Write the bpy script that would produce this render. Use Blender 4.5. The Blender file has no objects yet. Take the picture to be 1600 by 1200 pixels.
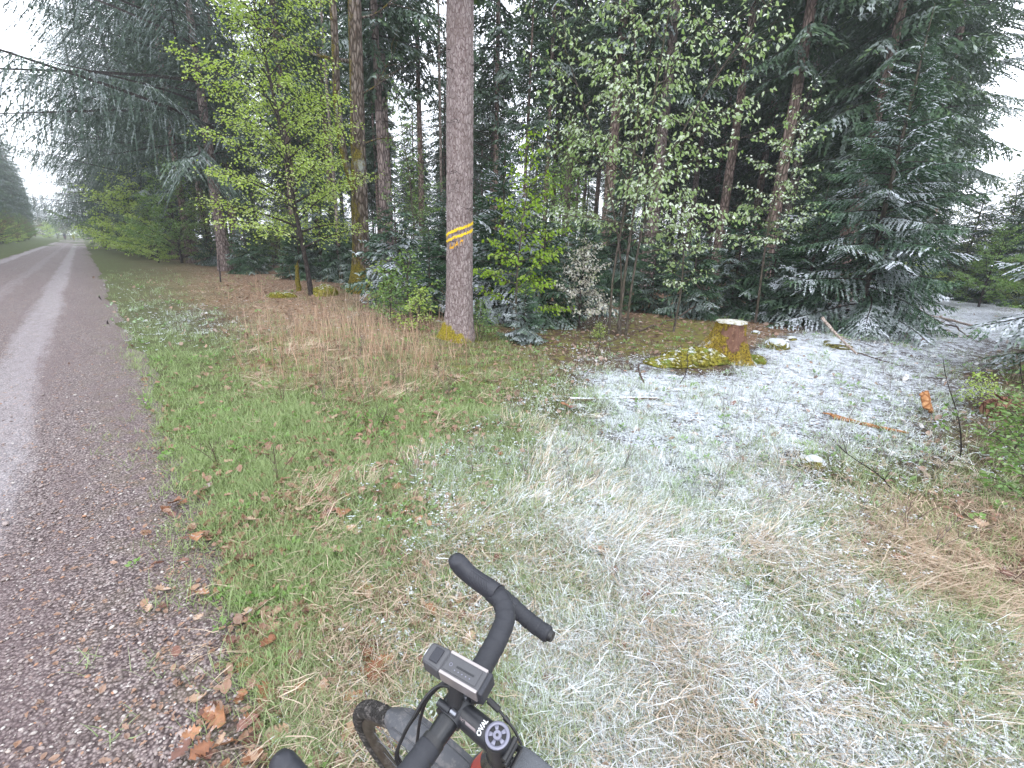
import bpy, math, random
import numpy as np
from mathutils import Matrix, Vector, Euler

random.seed(7)
rng = np.random.default_rng(7)
SC = bpy.context.scene
COL = SC.collection
PI = math.pi

# ------------------------------------------------------------------ camera, sky, sun, exposure
CAMH, FPX, PITCH, ROLL = 1.75, 720.0, math.radians(16.3), math.radians(2.0)
c_f = np.array([0, math.cos(PITCH), -math.sin(PITCH)])
c_r0 = np.array([1.0, 0, 0]); c_u0 = np.cross(c_r0, c_f)
c_r = c_r0 * math.cos(ROLL) + c_u0 * math.sin(ROLL)
c_u = -c_r0 * math.sin(ROLL) + c_u0 * math.cos(ROLL)
cd = bpy.data.cameras.new('camera')
cd.sensor_width = 36.0
cd.lens = 36.0 * FPX / 1600.0
cd.clip_start = 0.05
cd.clip_end = 3000
cam = bpy.data.objects.new('camera', cd)
COL.objects.link(cam)
cam.matrix_world = Matrix(((c_r[0], c_u[0], -c_f[0], 0), (c_r[1], c_u[1], -c_f[1], 0), (c_r[2], c_u[2], -c_f[2], CAMH), (0, 0, 0, 1)))
SC.camera = cam

world = bpy.data.worlds.new('World')
SC.world = world
world.use_nodes = True
wn = world.node_tree
wn.nodes.clear()
w_out = wn.nodes.new('ShaderNodeOutputWorld')
w_bg = wn.nodes.new('ShaderNodeBackground')
w_sky = wn.nodes.new('ShaderNodeTexSky')
w_sky.sky_type = 'NISHITA'
w_sky.sun_disc = False
w_sky.sun_elevation = math.radians(48)
w_sky.sun_rotation = math.radians(200)
w_sky.dust_density = 3
w_mix = wn.nodes.new('ShaderNodeMix')
w_mix.data_type = 'RGBA'
w_mix.inputs[0].default_value = 0.85
w_mix.inputs[7].default_value = (11.6, 12.2, 13.2, 1)     # the even white of the cloud layer
wn.links.new(w_sky.outputs[0], w_mix.inputs[6])
wn.links.new(w_mix.outputs[2], w_bg.inputs[0])
w_bg.inputs[1].default_value = 0.15
wn.links.new(w_bg.outputs[0], w_out.inputs[0])

sd = bpy.data.lights.new('sun', 'SUN')
sd.energy = 0.7
sd.angle = math.radians(35)
sd.color = (1.0, 0.97, 0.93)
sun = bpy.data.objects.new('sun', sd)
COL.objects.link(sun)
sun.rotation_euler = (math.radians(42), 0, math.radians(200 - 180 + 0))
SC.view_settings.view_transform = 'Standard'
SC.view_settings.look = 'None'
SC.view_settings.exposure = 0.76
SC.view_settings.gamma = 1
SC.view_settings.use_curve_mapping = False
SC.render.engine = 'CYCLES'
SC.cycles.max_bounces = 6
SC.cycles.diffuse_bounces = 4
SC.cycles.glossy_bounces = 2
SC.cycles.transmission_bounces = 4
SC.cycles.volume_bounces = 1
SC.cycles.use_denoising = True

# ------------------------------------------------------------------ projection helpers (authoring: where a thing seen in the photo stands)
RD = np.array([-.673, .7396]); RN = np.array([.7396, .673])       # the road: along, across


def vn(x, y, seed=0):
    x = np.asarray(x, float); y = np.asarray(y, float)
    xi = np.floor(x).astype(np.int64); yi = np.floor(y).astype(np.int64)
    fx = x - xi; fy = y - yi
    fx = fx * fx * (3 - 2 * fx); fy = fy * fy * (3 - 2 * fy)

    def h(a, b):
        k = (a * 374761393 + b * 668265263 + seed * 974711) & 0x7fffffff
        k = ((k ^ (k >> 13)) * 1274126177) & 0x7fffffff
        return ((k ^ (k >> 16)) & 0xffff) / 65535.0
    return (h(xi, yi) * (1 - fx) + h(xi + 1, yi) * fx) * (1 - fy) + (h(xi, yi + 1) * (1 - fx) + h(xi + 1, yi + 1) * fx) * fy


def fbm(x, y, seed=0, o=4):
    r = 0; a = .5
    for i in range(o):
        r = r + a * vn(x * 2 ** i, y * 2 ** i, seed + i * 17); a *= .5
    return r / (1 - .5 ** o)


def gp(px, py, z=0.0):
    d = c_f + c_r * (px - 800) / FPX - c_u * (py - 600) / FPX
    t = (z - CAMH) / d[2]
    return np.array([d[0] * t, d[1] * t])


MOUNDS = []
for (px, py, h, rx) in [(1300, 545, .16, .55), (1385, 550, .14, .5), (1213, 548, .06, .35), (1265, 730, .05, .25), (1060, 560, .10, .5), (700, 528, .10, .5), (505, 455, .22, .8), (440, 465, .1, .5), (1565, 640, .14, .5), (1110, 660, .07, .35), (1240, 730, .1, .3), (870, 640, .05, .3), (960, 640, .06, .35), (1480, 505, .12, .7), (1400, 560, .1, .5)]:
    g = gp(px, py); MOUNDS.append((g[0], g[1], h, rx))


def hgt(x, y):
    x = np.asarray(x, float); y = np.asarray(y, float)
    n = x * RN[0] + y * RN[1]
    off = np.clip((n - .42) / .8, 0, 1) + np.clip((-4.2 - n) / .8, 0, 1)
    z = off * ((fbm(x * .35, y * .35, 3) - .5) * .26 + (fbm(x * 1.7, y * 1.7, 5, 3) - .5) * .10 + .03)
    for (mx, my, h, r) in MOUNDS:
        z = z + h * np.exp(-((x - mx) ** 2 + (y - my) ** 2) / r ** 2)
    z = z + np.clip((-6.5 - n) / 5, 0, 1) * .5
    return z


def P3(px, py, dz=0.0):
    g = gp(px, py)
    for _ in range(2):
        g = gp(px, py, float(hgt(g[0], g[1])))
    return np.array([g[0], g[1], float(hgt(g[0], g[1])) + dz])


def zdepth(p):
    return float((np.asarray(p) - np.array([0, 0, CAMH])) @ c_f)


# coverage of the ground: snow, green grass, straw, leaf litter, moss at points read off the photograph
CT = [(200, 400, .8, .3, 0, .2, 0), (170, 418, .05, .95, 0, .1, 0), (250, 432, .3, .6, 0, .5, 0), (180, 462, .6, .6, 0, .1, 0), (300, 442, .1, .35, .3, .7, 0),
      (250, 500, .6, .6, 0, .1, 0), (325, 512, .85, .3, .1, .2, 0), (400, 502, .4, .35, .4, .4, 0), (450, 480, .05, .1, .5, .9, .1), (390, 440, 0, .1, .4, .9, .1),
      (220, 560, 0, 1, 0, .1, 0), (300, 560, .05, 1, 0, .1, 0), (400, 560, .05, .5, .3, .6, .4), (480, 545, 0, .4, .9, .3, .5), (560, 520, .1, .2, 1, .6, .1),
      (560, 490, .35, .3, .5, .4, .1), (650, 490, .1, .2, .3, .7, .1), (600, 580, 0, .6, .9, .3, .1), (700, 570, 0, .5, .6, .2, .6), (760, 545, .05, .5, .2, .3, .5),
      (800, 585, .1, .6, .2, .5, .5), (850, 610, .4, .5, .1, .2, .4), (900, 542, .25, .2, 0, .3, .9), (960, 548, .3, .2, 0, .3, .8), (860, 525, .3, 0, 0, .3, .5), (940, 515, .7, .1, 0, .1, .1),
      (930, 575, .85, .1, 0, .3, .1), (980, 605, 1, .1, .1, .1, 0), (1050, 595, .95, .15, 0, .1, .1), (1100, 620, .95, .1, .1, .1, 0), (1200, 600, .95, .1, .1, .1, 0), (1300, 560, 1, .1, 0, .1, .05),
      (1250, 650, .92, .15, .1, .1, 0), (1400, 600, .9, .2, .1, .1, 0), (1480, 650, .85, .2, 0, .1, 0), (1400, 700, .85, .25, .1, .1, 0), (1040, 530, .1, .05, 0, .4, 1), (1080, 545, .1, .05, 0, .3, 1),
      (1440, 490, 1.0, .1, 0, .2, .1), (1400, 522, .6, .5, 0, .1, .4), (1500, 545, 1.0, .1, 0, .1, 0), (1500, 482, 1.0, .1, 0, .2, 0), (1560, 592, .1, .4, .1, .4, .8), (1590, 655, .1, .4, .2, .7, .3), (1500, 600, .85, .2, 0, .1, .05), (1530, 670, .75, .3, .1, .2, 0), (1450, 560, 1.0, .1, 0, .1, 0), (1530, 510, 1.0, .1, 0, .2, 0), (1350, 620, .9, .1, 0, .1, 0), (1450, 700, .85, .2, .1, .1, 0),
      (1570, 705, .2, .5, .2, .3, .5), (1480, 742, .25, .4, .4, .1, .7), (1400, 765, .5, .6, .3, .1, .2), (1500, 840, .05, .2, 1.2, .2, .05), (1580, 900, .05, .05, 1.3, .3, 0), (1580, 820, .05, .3, 1.0, .2, .1), (1450, 870, .15, .3, .9, .2, 0), (1540, 950, .1, .3, .9, .3, 0),
      (1420, 900, .3, .8, .5, .1, 0), (1350, 830, .5, .7, .3, .1, 0), (1300, 950, .6, .45, .7, .1, 0), (1500, 1010, .5, .9, .35, .1, 0), (1580, 1110, .5, .9, .3, .1, 0), (1400, 1110, .65, .65, .6, .1, 0),
      (1250, 1150, .78, .4, .7, .2, 0), (1100, 1100, .82, .35, .6, .3, 0), (1050, 950, .86, .35, .55, .2, 0), (950, 850, .82, .4, .35, .1, 0), (900, 730, .82, .35, .15, .15, 0), (1050, 750, .95, .35, .1, .05, 0),
      (1200, 790, .88, .3, .3, .1, 0), (1000, 670, .88, .25, .1, .1, 0), (880, 655, .55, .55, .15, .2, 0), (850, 770, .62, .6, .25, .15, 0), (800, 700, .35, .7, .12, .3, 0), (700, 650, .02, .9, .15, .3, .15),
      (600, 680, 0, .9, .08, .45, 0), (500, 700, 0, .9, .05, .4, 0), (400, 650, 0, 1, .1, .2, 0), (300, 680, 0, 1, 0, .3, 0), (350, 750, 0, 1, 0, .45, 0), (450, 800, .02, .8, .15, .6, 0), (600, 800, .15, .8, .1, .5, 0),
      (720, 760, .45, .75, .1, .3, 0), (720, 880, .45, .65, .2, .45, 0), (850, 900, .65, .55, .25, .4, 0), (600, 950, .25, .65, .2, .6, 0), (450, 950, .05, .75, .1, .75, 0), (350, 900, 0, .75, .1, .6, 0), (400, 1050, .05, .6, .1, .85, 0),
      (500, 1100, .25, .55, .2, .8, 0), (600, 1050, .4, .5, .2, .6, 0), (700, 1100, .4, .65, .2, .5, 0), (900, 1050, .72, .55, .3, .4, 0), (950, 1150, .7, .55, .3, .4, 0), (380, 1190, .05, .4, .1, .8, 0),
      (600, 425, .1, .05, 0, .8, .2), (800, 450, .15, 0, 0, .8, .3), (1000, 470, .25, 0, 0, .7, .3), (1200, 480, .35, 0, 0, .7, .3), (450, 410, .1, .05, 0, .8, .1), (1550, 440, .5, .1, 0, .5, .3), (60, 385, .15, .95, 0, .1, 0), (0, 392, .3, .9, 0, .1, 0)]


def uv_of(x, y):
    r = np.hypot(x, y) + 1e-6
    return 720 * np.arctan2(x, y), 720 * np.arctan(1.75 / r)


_ct = np.array(CT, float)
_g = np.array([gp(a, b) for a, b in _ct[:, :2]])
_cu, _cv = uv_of(_g[:, 0], _g[:, 1])


def cover(x, y):
    x = np.asarray(x, float); y = np.asarray(y, float)
    u, v = uv_of(x, y)
    u = u + (fbm(x * 1.3, y * 1.3, 21, 3) - .5) * 60; v = v + (fbm(x * 1.3, y * 1.3, 31, 3) - .5) * 50
    out = np.empty((len(x), 5))
    for a in range(0, len(x), 20000):
        d2 = (u[a:a + 20000, None] - _cu) ** 2 + ((v[a:a + 20000, None] - _cv) * 1.6) ** 2
        w = np.exp(-d2 / (2 * 34 ** 2)) + 1e-3 / (1 + d2 / 2000)
        out[a:a + 20000] = (w @ _ct[:, 2:]) / w.sum(1, keepdims=True)
    return out


# ------------------------------------------------------------------ mesh helpers
class G:
    def __init__(s): s.V = []; s.F = []; s.M = []; s.T = []; s.n = 0
    def add(s, V, F, mi=0, tint=None):
        V = np.asarray(V, float); F = np.asarray(F, np.int64)
        s.V.append(V); s.F.append(F + s.n); s.M.append(np.full(len(F), mi))
        if tint is None: tint = (0.5, 0.5, 0.5)
        T = np.ones((len(V), 4)); T[:, :3] = tint
        s.T.append(T); s.n += len(V)
        return s
    def addg(s, o, Mx=None, tr=None, mioff=0):
        V = np.concatenate(o.V)
        if Mx is not None: V = V @ np.asarray(Mx).T
        if tr is not None: V = V + tr
        s.V.append(V); s.T.append(np.concatenate(o.T))
        for F, m in zip(o.F, o.M): s.F.append(F + s.n); s.M.append(m + mioff)
        s.n += len(V)
    def flat(s):
        return s
    def mesh(s, name, mats, smooth=False):
        me = bpy.data.meshes.new(name)
        V = np.concatenate(s.V)
        me.vertices.add(len(V)); me.vertices.foreach_set('co', V.astype(np.float32).ravel())
        nl = sum(f.size for f in s.F)
        me.loops.add(nl); me.loops.foreach_set('vertex_index', np.concatenate([f.ravel() for f in s.F]).astype(np.int32))
        sizes = np.concatenate([np.full(len(f), f.shape[1]) for f in s.F])
        me.polygons.add(len(sizes))
        me.polygons.foreach_set('loop_start', (np.cumsum(sizes) - sizes).astype(np.int32))
        me.polygons.foreach_set('material_index', np.concatenate(s.M).astype(np.int32))
        me.polygons.foreach_set('use_smooth', np.full(len(sizes), smooth))
        a = me.attributes.new('tint', 'FLOAT_COLOR', 'POINT')
        a.data.foreach_set('color', np.concatenate(s.T).astype(np.float32).ravel())
        for m in (mats if isinstance(mats, (list, tuple)) else [mats]): me.materials.append(m)
        me.update(calc_edges=True)
        return me


def link(name, me, parent=None, loc=None, rot=None, label=None, cat=None, group=None, kind=None, scale=None):
    o = bpy.data.objects.new(name, me); COL.objects.link(o)
    if parent is not None: o.parent = parent
    if loc is not None: o.location = tuple(float(v) for v in loc)
    if rot is not None: o.rotation_euler = rot
    if scale is not None: o.scale = (scale,) * 3 if np.isscalar(scale) else scale
    if label: o['label'] = label
    if cat: o['category'] = cat
    if group: o['group'] = group
    if kind: o['kind'] = kind
    return o


def copy_tree(o, parent=None):
    c = o.copy(); COL.objects.link(c); c.parent = parent
    for ch in list(o.children): copy_tree(ch, c)
    return c


def tube(path, rad, sides=6, cap=True, noise=None):
    P = np.asarray(path, float); n = len(P)
    R = np.full(n, rad, float) if np.isscalar(rad) else np.asarray(rad, float)
    T = np.gradient(P, axis=0); T /= np.linalg.norm(T, axis=1, keepdims=True) + 1e-12
    ref = np.array([1.0, 0, 0]) if abs(T[:, 2]).mean() > .7 else np.array([0, 0, 1.0])
    A = np.cross(T, ref); A /= np.linalg.norm(A, axis=1, keepdims=True) + 1e-12
    B = np.cross(T, A)
    th = np.arange(sides) * 2 * PI / sides
    ring = A[:, None] * np.cos(th)[None, :, None] + B[:, None] * np.sin(th)[None, :, None]
    RR = R[:, None] * (np.ones((n, sides)) if noise is None else noise)
    V = (P[:, None] + ring * RR[..., None]).reshape(-1, 3)
    i = np.arange(n - 1)[:, None] * sides; j = np.arange(sides)[None]; k = (j + 1) % sides
    F = np.stack([i + j, i + k, i + sides + k, i + sides + j], -1).reshape(-1, 4)
    return V, F, n, sides


def add_tube(g, path, rad, sides=6, mi=0, tint=None, cap=True, noise=None):
    V, F, n, s = tube(path, rad, sides, noise=noise)
    g.add(V, F[:, ::-1], mi, tint)
    if cap and s >= 3:
        c0 = np.asarray(path[0], float); c1 = np.asarray(path[-1], float)
        j = np.arange(s); k = (j + 1) % s
        g.add(np.vstack([V[:s], c0]), np.stack([np.full(s, s), j, k], -1), mi, tint)
        g.add(np.vstack([V[-s:], c1]), np.stack([np.full(s, s), k, j], -1), mi, tint)


def box(g, lo, hi, mi=0, tint=None, Mx=None, taper=None):
    lo = np.array(lo, float); hi = np.array(hi, float)
    V = np.array([[x, y, z] for x in (0, 1) for y in (0, 1) for z in (0, 1)], float) * (hi - lo) + lo
    if Mx is not None: V = V @ np.asarray(Mx).T
    F = [[0, 1, 3, 2], [4, 6, 7, 5], [0, 4, 5, 1], [2, 3, 7, 6], [0, 2, 6, 4], [1, 5, 7, 3]]
    g.add(V, F, mi, tint)


def spline(pts, n):
    P = np.asarray(pts, float)
    d = np.r_[0, np.cumsum(np.linalg.norm(np.diff(P[:, :3], axis=0), axis=1))]
    P2 = np.vstack([2 * P[0] - P[1], P, 2 * P[-1] - P[-2]])
    out = []
    for t in np.linspace(0, d[-1], n):
        i = min(np.searchsorted(d, t, 'right') - 1, len(P) - 2)
        u = (t - d[i]) / (d[i + 1] - d[i] + 1e-12)
        p0, p1, p2, p3 = P2[i:i + 4]
        out.append(.5 * (2 * p1 + (p2 - p0) * u + (2 * p0 - 5 * p1 + 4 * p2 - p3) * u * u + (3 * p1 - p0 - 3 * p2 + p3) * u ** 3))
    return np.array(out)


def nrm(v): return v / (np.linalg.norm(v, axis=-1, keepdims=True) + 1e-12)


def leaves(g, Pt, D, size, mi=0, width=.33, rs=rng, tint=None, up=.6):
    n = len(Pt)
    if n == 0: return
    D = nrm(D)
    N = np.array([0, 0, 1.0]) * up + rs.normal(0, .45, (n, 3))
    S = nrm(np.cross(D, N)); N = np.cross(S, D)
    sz = (size * rs.uniform(.65, 1.2, n))[:, None]
    V = np.stack([Pt, Pt + D * sz * .45 + S * sz * width + N * sz * .10, Pt + D * sz - N * sz * .08, Pt + D * sz * .45 - S * sz * width + N * sz * .10], 1).reshape(-1, 3)
    b = np.arange(n)[:, None] * 4
    F = np.concatenate([b + [0, 1, 2], b + [0, 2, 3]], 0)
    r = rs.uniform(0, 1, (n, 1)).repeat(4, 0); q = rs.uniform(0, 1, (n, 1)).repeat(4, 0)
    T = np.concatenate([r, q, np.full_like(r, .5 if tint is None else tint)], 1)
    g.add(V, F, mi, T)


# ------------------------------------------------------------------ material helper
class M:
    def __init__(s, name):
        s.m = bpy.data.materials.new(name); s.m.use_nodes = True
        s.t = s.m.node_tree; s.t.nodes.clear()
        s.out = s.t.nodes.new('ShaderNodeOutputMaterial')
    def n(s, typ, ins=None, **props):
        nd = s.t.nodes.new('ShaderNode' + typ)
        for k, v in props.items(): setattr(nd, k, v)
        for k, v in (ins or {}).items():
            sk = nd.inputs[k]
            if isinstance(v, bpy.types.NodeSocket): s.t.links.new(v, sk)
            else:
                if sk.type == 'RGBA' and len(v) == 3: v = (*v, 1)
                sk.default_value = v
        return nd
    def math(s, op, a, b=0.0, c=0.0, clamp=False):
        return s.n('Math', {0: a, 1: b, 2: c}, operation=op, use_clamp=clamp).outputs[0]
    def mix(s, f, a, b, mode='MIX'):
        return s.n('Mix', {0: f, 6: a, 7: b}, data_type='RGBA', blend_type=mode).outputs[2]
    def sstep(s, x, lo, hi, a=0.0, b=1.0):
        return s.n('MapRange', {0: x, 1: lo, 2: hi, 3: a, 4: b}, interpolation_type='SMOOTHSTEP').outputs[0]
    def noise(s, scale, vec=None, detail=3, rough=.55, dist=0.0):
        ins = {'Scale': scale, 'Detail': detail, 'Roughness': rough, 'Distortion': dist}
        if vec is not None: ins['Vector'] = vec
        return s.n('TexNoise', ins).outputs[0]
    def attr(s, name, typ='GEOMETRY'):
        return s.n('Attribute', attribute_name=name, attribute_type=typ)
    def sep(s, v): return s.n('SeparateColor', {0: v}).outputs
    def pos(s): return s.n('NewGeometry').outputs['Position']
    def nz(s):
        return s.n('SeparateXYZ', {0: s.n('NewGeometry').outputs['Normal']}).outputs[2]
    def done(s, shader):
        s.t.links.new(shader, s.out.inputs[0]); return s.m
    def bsdf(s, col, rough=.8, spec=.3, bump=None, bstr=.5, bdist=.01, metal=0.0, coat=0.0):
        ins = {'Base Color': col, 'Roughness': rough, 'Specular IOR Level': spec, 'Metallic': metal, 'Coat Weight': coat}
        if bump is not None:
            ins['Normal'] = s.n('Bump', {'Strength': bstr, 'Distance': bdist, 'Height': bump}).outputs[0]
        return s.n('BsdfPrincipled', ins).outputs[0]


SNOW = (.66, .70, .77)


def mat_leaf(name, c0, c1, c2, trans=.45, snowf=0.0, snowcol=(.72, .80, .76), inst=False, gloss=0.0):
    m = M(name)
    a = m.sep(m.attr('tint').outputs['Color'])
    col = m.mix(a[0], c0, c1)
    col = m.mix(m.sstep(a[1], .7, 1.0), col, c2)
    col = m.mix(m.math('MULTIPLY', m.noise(1.3, m.pos(), 2), .35), col, m.mix(.5, col, c0))
    if snowf > 0:
        oa = m.attr('snow_amount', 'OBJECT').outputs['Fac']
        f = m.sstep(m.nz(), .15, .65)
        f = m.math('MULTIPLY', f, m.sstep(m.noise(3.0, m.pos(), 2), .35, .62))
        f = m.math('MULTIPLY', f, m.math('MULTIPLY', oa, snowf), clamp=True)
        col = m.mix(f, col, snowcol)
    d = m.n('BsdfDiffuse', {'Color': col}).outputs[0]
    tcol = m.n('HueSaturation', {'Saturation': 1.15, 'Value': 1.1, 'Color': col}).outputs[0]
    t = m.n('BsdfTranslucent', {'Color': tcol}).outputs[0]
    sh = m.n('MixShader', {0: trans, 1: d, 2: t}).outputs[0]
    if gloss:
        g = m.n('BsdfGlossy', {'Color': (1, 1, 1), 'Roughness': .42}).outputs[0]
        sh = m.n('MixShader', {0: gloss, 1: sh, 2: g}).outputs[0]
    return m.done(sh)


def mat_needle(name, c0, c1, tip):
    m = M(name)
    a = m.sep(m.attr('tint').outputs['Color'])
    oa = m.attr('snow_amount', 'OBJECT').outputs['Fac']
    col = m.mix(a[0], c0, c1)
    col = m.mix(m.sstep(a[2], .75, 1.0), col, tip)
    big = m.noise(1.1, m.pos(), 2)
    f = m.sstep(m.nz(), .0, .6)
    f = m.math('MULTIPLY', f, m.sstep(m.math('ADD', big, m.math('MULTIPLY', m.noise(7.0, m.pos(), 2), .35)), .60, .86))
    f = m.math('MULTIPLY', f, m.math('ADD', .25, m.math('MULTIPLY', a[1], .9)))
    f = m.math('MULTIPLY', f, m.math('MULTIPLY', oa, 1.6), clamp=True)
    dust = m.math('MULTIPLY', m.sstep(m.nz(), .1, .9), m.math('MULTIPLY', oa, .12), clamp=True)
    col = m.mix(dust, col, (.45, .55, .55))
    col = m.mix(f, col, SNOW)
    d = m.n('BsdfDiffuse', {'Color': col}).outputs[0]
    t = m.n('BsdfTranslucent', {'Color': col}).outputs[0]
    return m.done(m.n('MixShader', {0: .22, 1: d, 2: t}).outputs[0])


def mat_bark(name, dark, mid, light, sx=7.0, sz=1.4, moss=0.0, bdist=.03, green=0.0, patch=0.0, snowline=0.0):
    m = M(name)
    tc = m.n('TexCoord').outputs['Object']
    mp = m.n('Mapping', {'Vector': tc, 'Scale': (sx, sx, sz)}).outputs[0]
    nn = m.noise(1.2, mp, 4, .6, .6)
    w = m.n('Mix', {0: .12, 4: mp, 5: m.n('TexNoise', {'Vector': mp, 'Scale': 2.0}).outputs['Color']}, data_type='VECTOR').outputs[1]
    vo = m.n('TexVoronoi', {'Vector': w, 'Scale': 1.5}, feature='DISTANCE_TO_EDGE').outputs[0]
    crack = m.sstep(vo, .0, .22)
    fine = m.noise(9.0, mp, 5, .65)
    h = m.math('ADD', m.math('MULTIPLY', crack, .7), m.math('MULTIPLY', fine, .5))
    h = m.math('ADD', h, m.math('MULTIPLY', nn, .5))
    col = m.mix(m.sstep(fine, .3, .72), mid, light)
    col = m.mix(m.sstep(nn, .35, .7), col, m.mix(.5, mid, dark))
    col = m.mix(crack, dark, col)
    if patch:
        lich = m.sstep(m.noise(2.2, m.n('Mapping', {'Vector': tc, 'Scale': (1, 1, .6)}).outputs[0], 5, .7), .55, .66)
        col = m.mix(m.math('MULTIPLY', lich, patch), col, (.33, .36, .33))
    if green:
        gr = m.sstep(m.noise(.8, tc, 3), .4, .7)
        col = m.mix(m.math('MULTIPLY', gr, green), col, (.07, .09, .03))
    if moss:
        mv = m.n('SeparateXYZ', {0: tc}).outputs
        gx = m.n('SeparateXYZ', {0: m.n('NewGeometry').outputs['Normal']}).outputs[0]
        base = m.sstep(mv[2], .3, 1.6, 1.0, .0)
        f = m.math('ADD', m.math('MULTIPLY', gx, -.13), m.noise(1.8, m.n('Mapping', {'Vector': tc, 'Scale': (1.5, 1.5, .7)}).outputs[0], 5, .7))
        f = m.math('ADD', f, m.math('MULTIPLY', base, .35))
        mf = m.math('MULTIPLY', m.sstep(m.math('ADD', f, m.math('MULTIPLY', m.math('SUBTRACT', m.noise(14., tc, 5, .7), .5), .5)), .50, .64), moss)
        mc = m.mix(m.sstep(m.noise(26.0, tc, 4, .7), .35, .7), (.07, .055, .012), (.27, .22, .025))
        col = m.mix(mf, col, mc)
        h = m.math('ADD', h, m.math('MULTIPLY', mf, m.noise(40., tc, 2)))
    return m.done(m.bsdf(col, .92, .15, h, .9, bdist))


MAT = {}
MAT['bark_spruce'] = mat_bark('spruce bark', (.09, .065, .06), (.28, .215, .20), (.43, .36, .345), 9, 2.6, bdist=.03)
MAT['bark_marked'] = mat_bark('grey brown bark', (.075, .052, .052), (.225, .17, .165), (.37, .31, .31), 15, 4.2, bdist=.03)
MAT['bark_far'] = mat_bark('reddish spruce bark', (.09, .06, .052), (.28, .19, .165), (.42, .33, .30), 7, 2.4, green=.25)
MAT['bark_mossy'] = mat_bark('mossy oak bark', (.045, .032, .024), (.15, .105, .08), (.30, .27, .25), 8, 2.2, moss=.95, patch=.8)
MAT['bark_thin'] = mat_bark('young grey bark', (.05, .04, .034), (.12, .095, .08), (.20, .17, .15), 20, 4, bdist=.004, green=.5)
MAT['bark_pale'] = mat_bark('pale bark', (.09, .07, .06), (.26, .21, .185), (.42, .37, .34), 9, 3, bdist=.01, patch=.4)
MAT['bark_dark'] = mat_bark('dark limb bark', (.02, .016, .015), (.055, .043, .04), (.10, .085, .08), 15, 4, bdist=.005)
MAT['needle'] = mat_needle('spruce needles', (.036, .062, .036), (.085, .140, .074), (.13, .20, .08))
MAT['needle_yg'] = mat_needle('young spruce needles', (.028, .058, .034), (.075, .14, .07), (.12, .20, .08))
MAT['needle_soft'] = mat_needle('soft grey green needles', (.045, .070, .055), (.105, .150, .11), (.17, .24, .15))
MAT['leaf_bright'] = mat_leaf('fresh beech leaves', (.22, .36, .04), (.36, .50, .09), (.45, .55, .20), .5, .5, (.6, .7, .5))
MAT['leaf_hero'] = mat_leaf('fresh hornbeam leaves', (.31, .44, .08), (.52, .63, .19), (.62, .70, .38), .5, .6, (.6, .7, .5))
MAT['leaf_dust'] = mat_leaf('snow dusted hazel leaves', (.25, .37, .13), (.44, .55, .28), (.66, .72, .58), .4, 1.4, (.72, .78, .70))
MAT['leaf_mid'] = mat_leaf('mid green leaves', (.11, .20, .055), (.22, .34, .10), (.32, .42, .17), .4, .6, (.6, .7, .6))
MAT['leaf_sap'] = mat_leaf('pale spring leaves in the wood', (.17, .27, .08), (.30, .41, .15), (.42, .50, .26), .45, .5, (.6, .7, .6))
MAT['leaf_white'] = mat_leaf('pale blossom and snow dusted leaves', (.45, .42, .34), (.66, .62, .56), (.35, .42, .20), .3, .8, (.8, .82, .8))
MAT['leaf_red'] = mat_leaf('reddish brown twiggy leaves', (.16, .10, .07), (.27, .18, .12), (.32, .30, .14), .3, .6)
MAT['leaf_olive'] = mat_leaf('olive green leaves', (.10, .14, .05), (.20, .25, .09), (.30, .30, .12), .4, .5)


def ground_material():
    m = M('forest floor and verge')
    p = m.pos()
    a = m.attr('cov').outputs['Color']; s, g, b = m.sep(a)[0:3]
    a2 = m.attr('cov2').outputs['Color']; l, mo = m.sep(a2)[0:2]
    n1 = m.noise(30., p, 5, .7); n2 = m.noise(7., p, 4, .6); n3 = m.noise(90., p, 3, .7)
    soil = m.mix(n1, (.025, .016, .011), (.10, .07, .05))
    vor = m.n('TexVoronoi', {'Vector': p, 'Scale': 22.0, 'Randomness': 1.0})
    lv = m.sep(vor.outputs['Color'])
    leafc = m.mix(lv[0], (.13, .065, .032), (.30, .19, .13))
    leafc = m.mix(m.sstep(lv[1], .75, .9), leafc, (.34, .27, .22))
    col = m.mix(m.math('MULTIPLY', m.sstep(lv[2], .15, .4), m.sstep(l, .1, .7)), soil, leafc)
    straw = m.mix(n3, (.16, .105, .06), (.42, .32, .22))
    col = m.mix(m.math('MULTIPLY', m.sstep(n1, .35, .6), m.sstep(b, .15, .9, 0, .75)), col, straw)
    green = m.mix(n3, (.05, .085, .022), (.16, .22, .075))
    col = m.mix(m.math('MULTIPLY', m.sstep(n2, .25, .6), m.sstep(g, .1, .9, 0, .8)), col, green)
    moss = m.mix(n3, (.06, .065, .015), (.25, .24, .06))
    col = m.mix(m.math('MULTIPLY', m.sstep(m.math('ADD', n2, m.math('MULTIPLY', mo, .20)), .58, .74), m.sstep(mo, .1, .6, 0, .85)), col, moss)
    sn = m.math('ADD', m.math('MULTIPLY', n1, .6), m.math('ADD', m.math('MULTIPLY', n2, .35), m.math('MULTIPLY', n3, .35)))
    thr = m.n('MapRange', {0: s, 1: 0.0, 2: 1.0, 3: 1.0, 4: .555}).outputs[0]
    sf = m.sstep(m.math('SUBTRACT', sn, thr), -.05, .09)
    col = m.mix(m.math('MULTIPLY', sf, .93), col, SNOW)
    h = m.math('ADD', m.math('MULTIPLY', n1, .6), m.math('ADD', m.math('MULTIPLY', n3, .3), m.math('MULTIPLY', sf, .4)))
    return m.done(m.bsdf(col, .9, .15, h, .9, .03))


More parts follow.
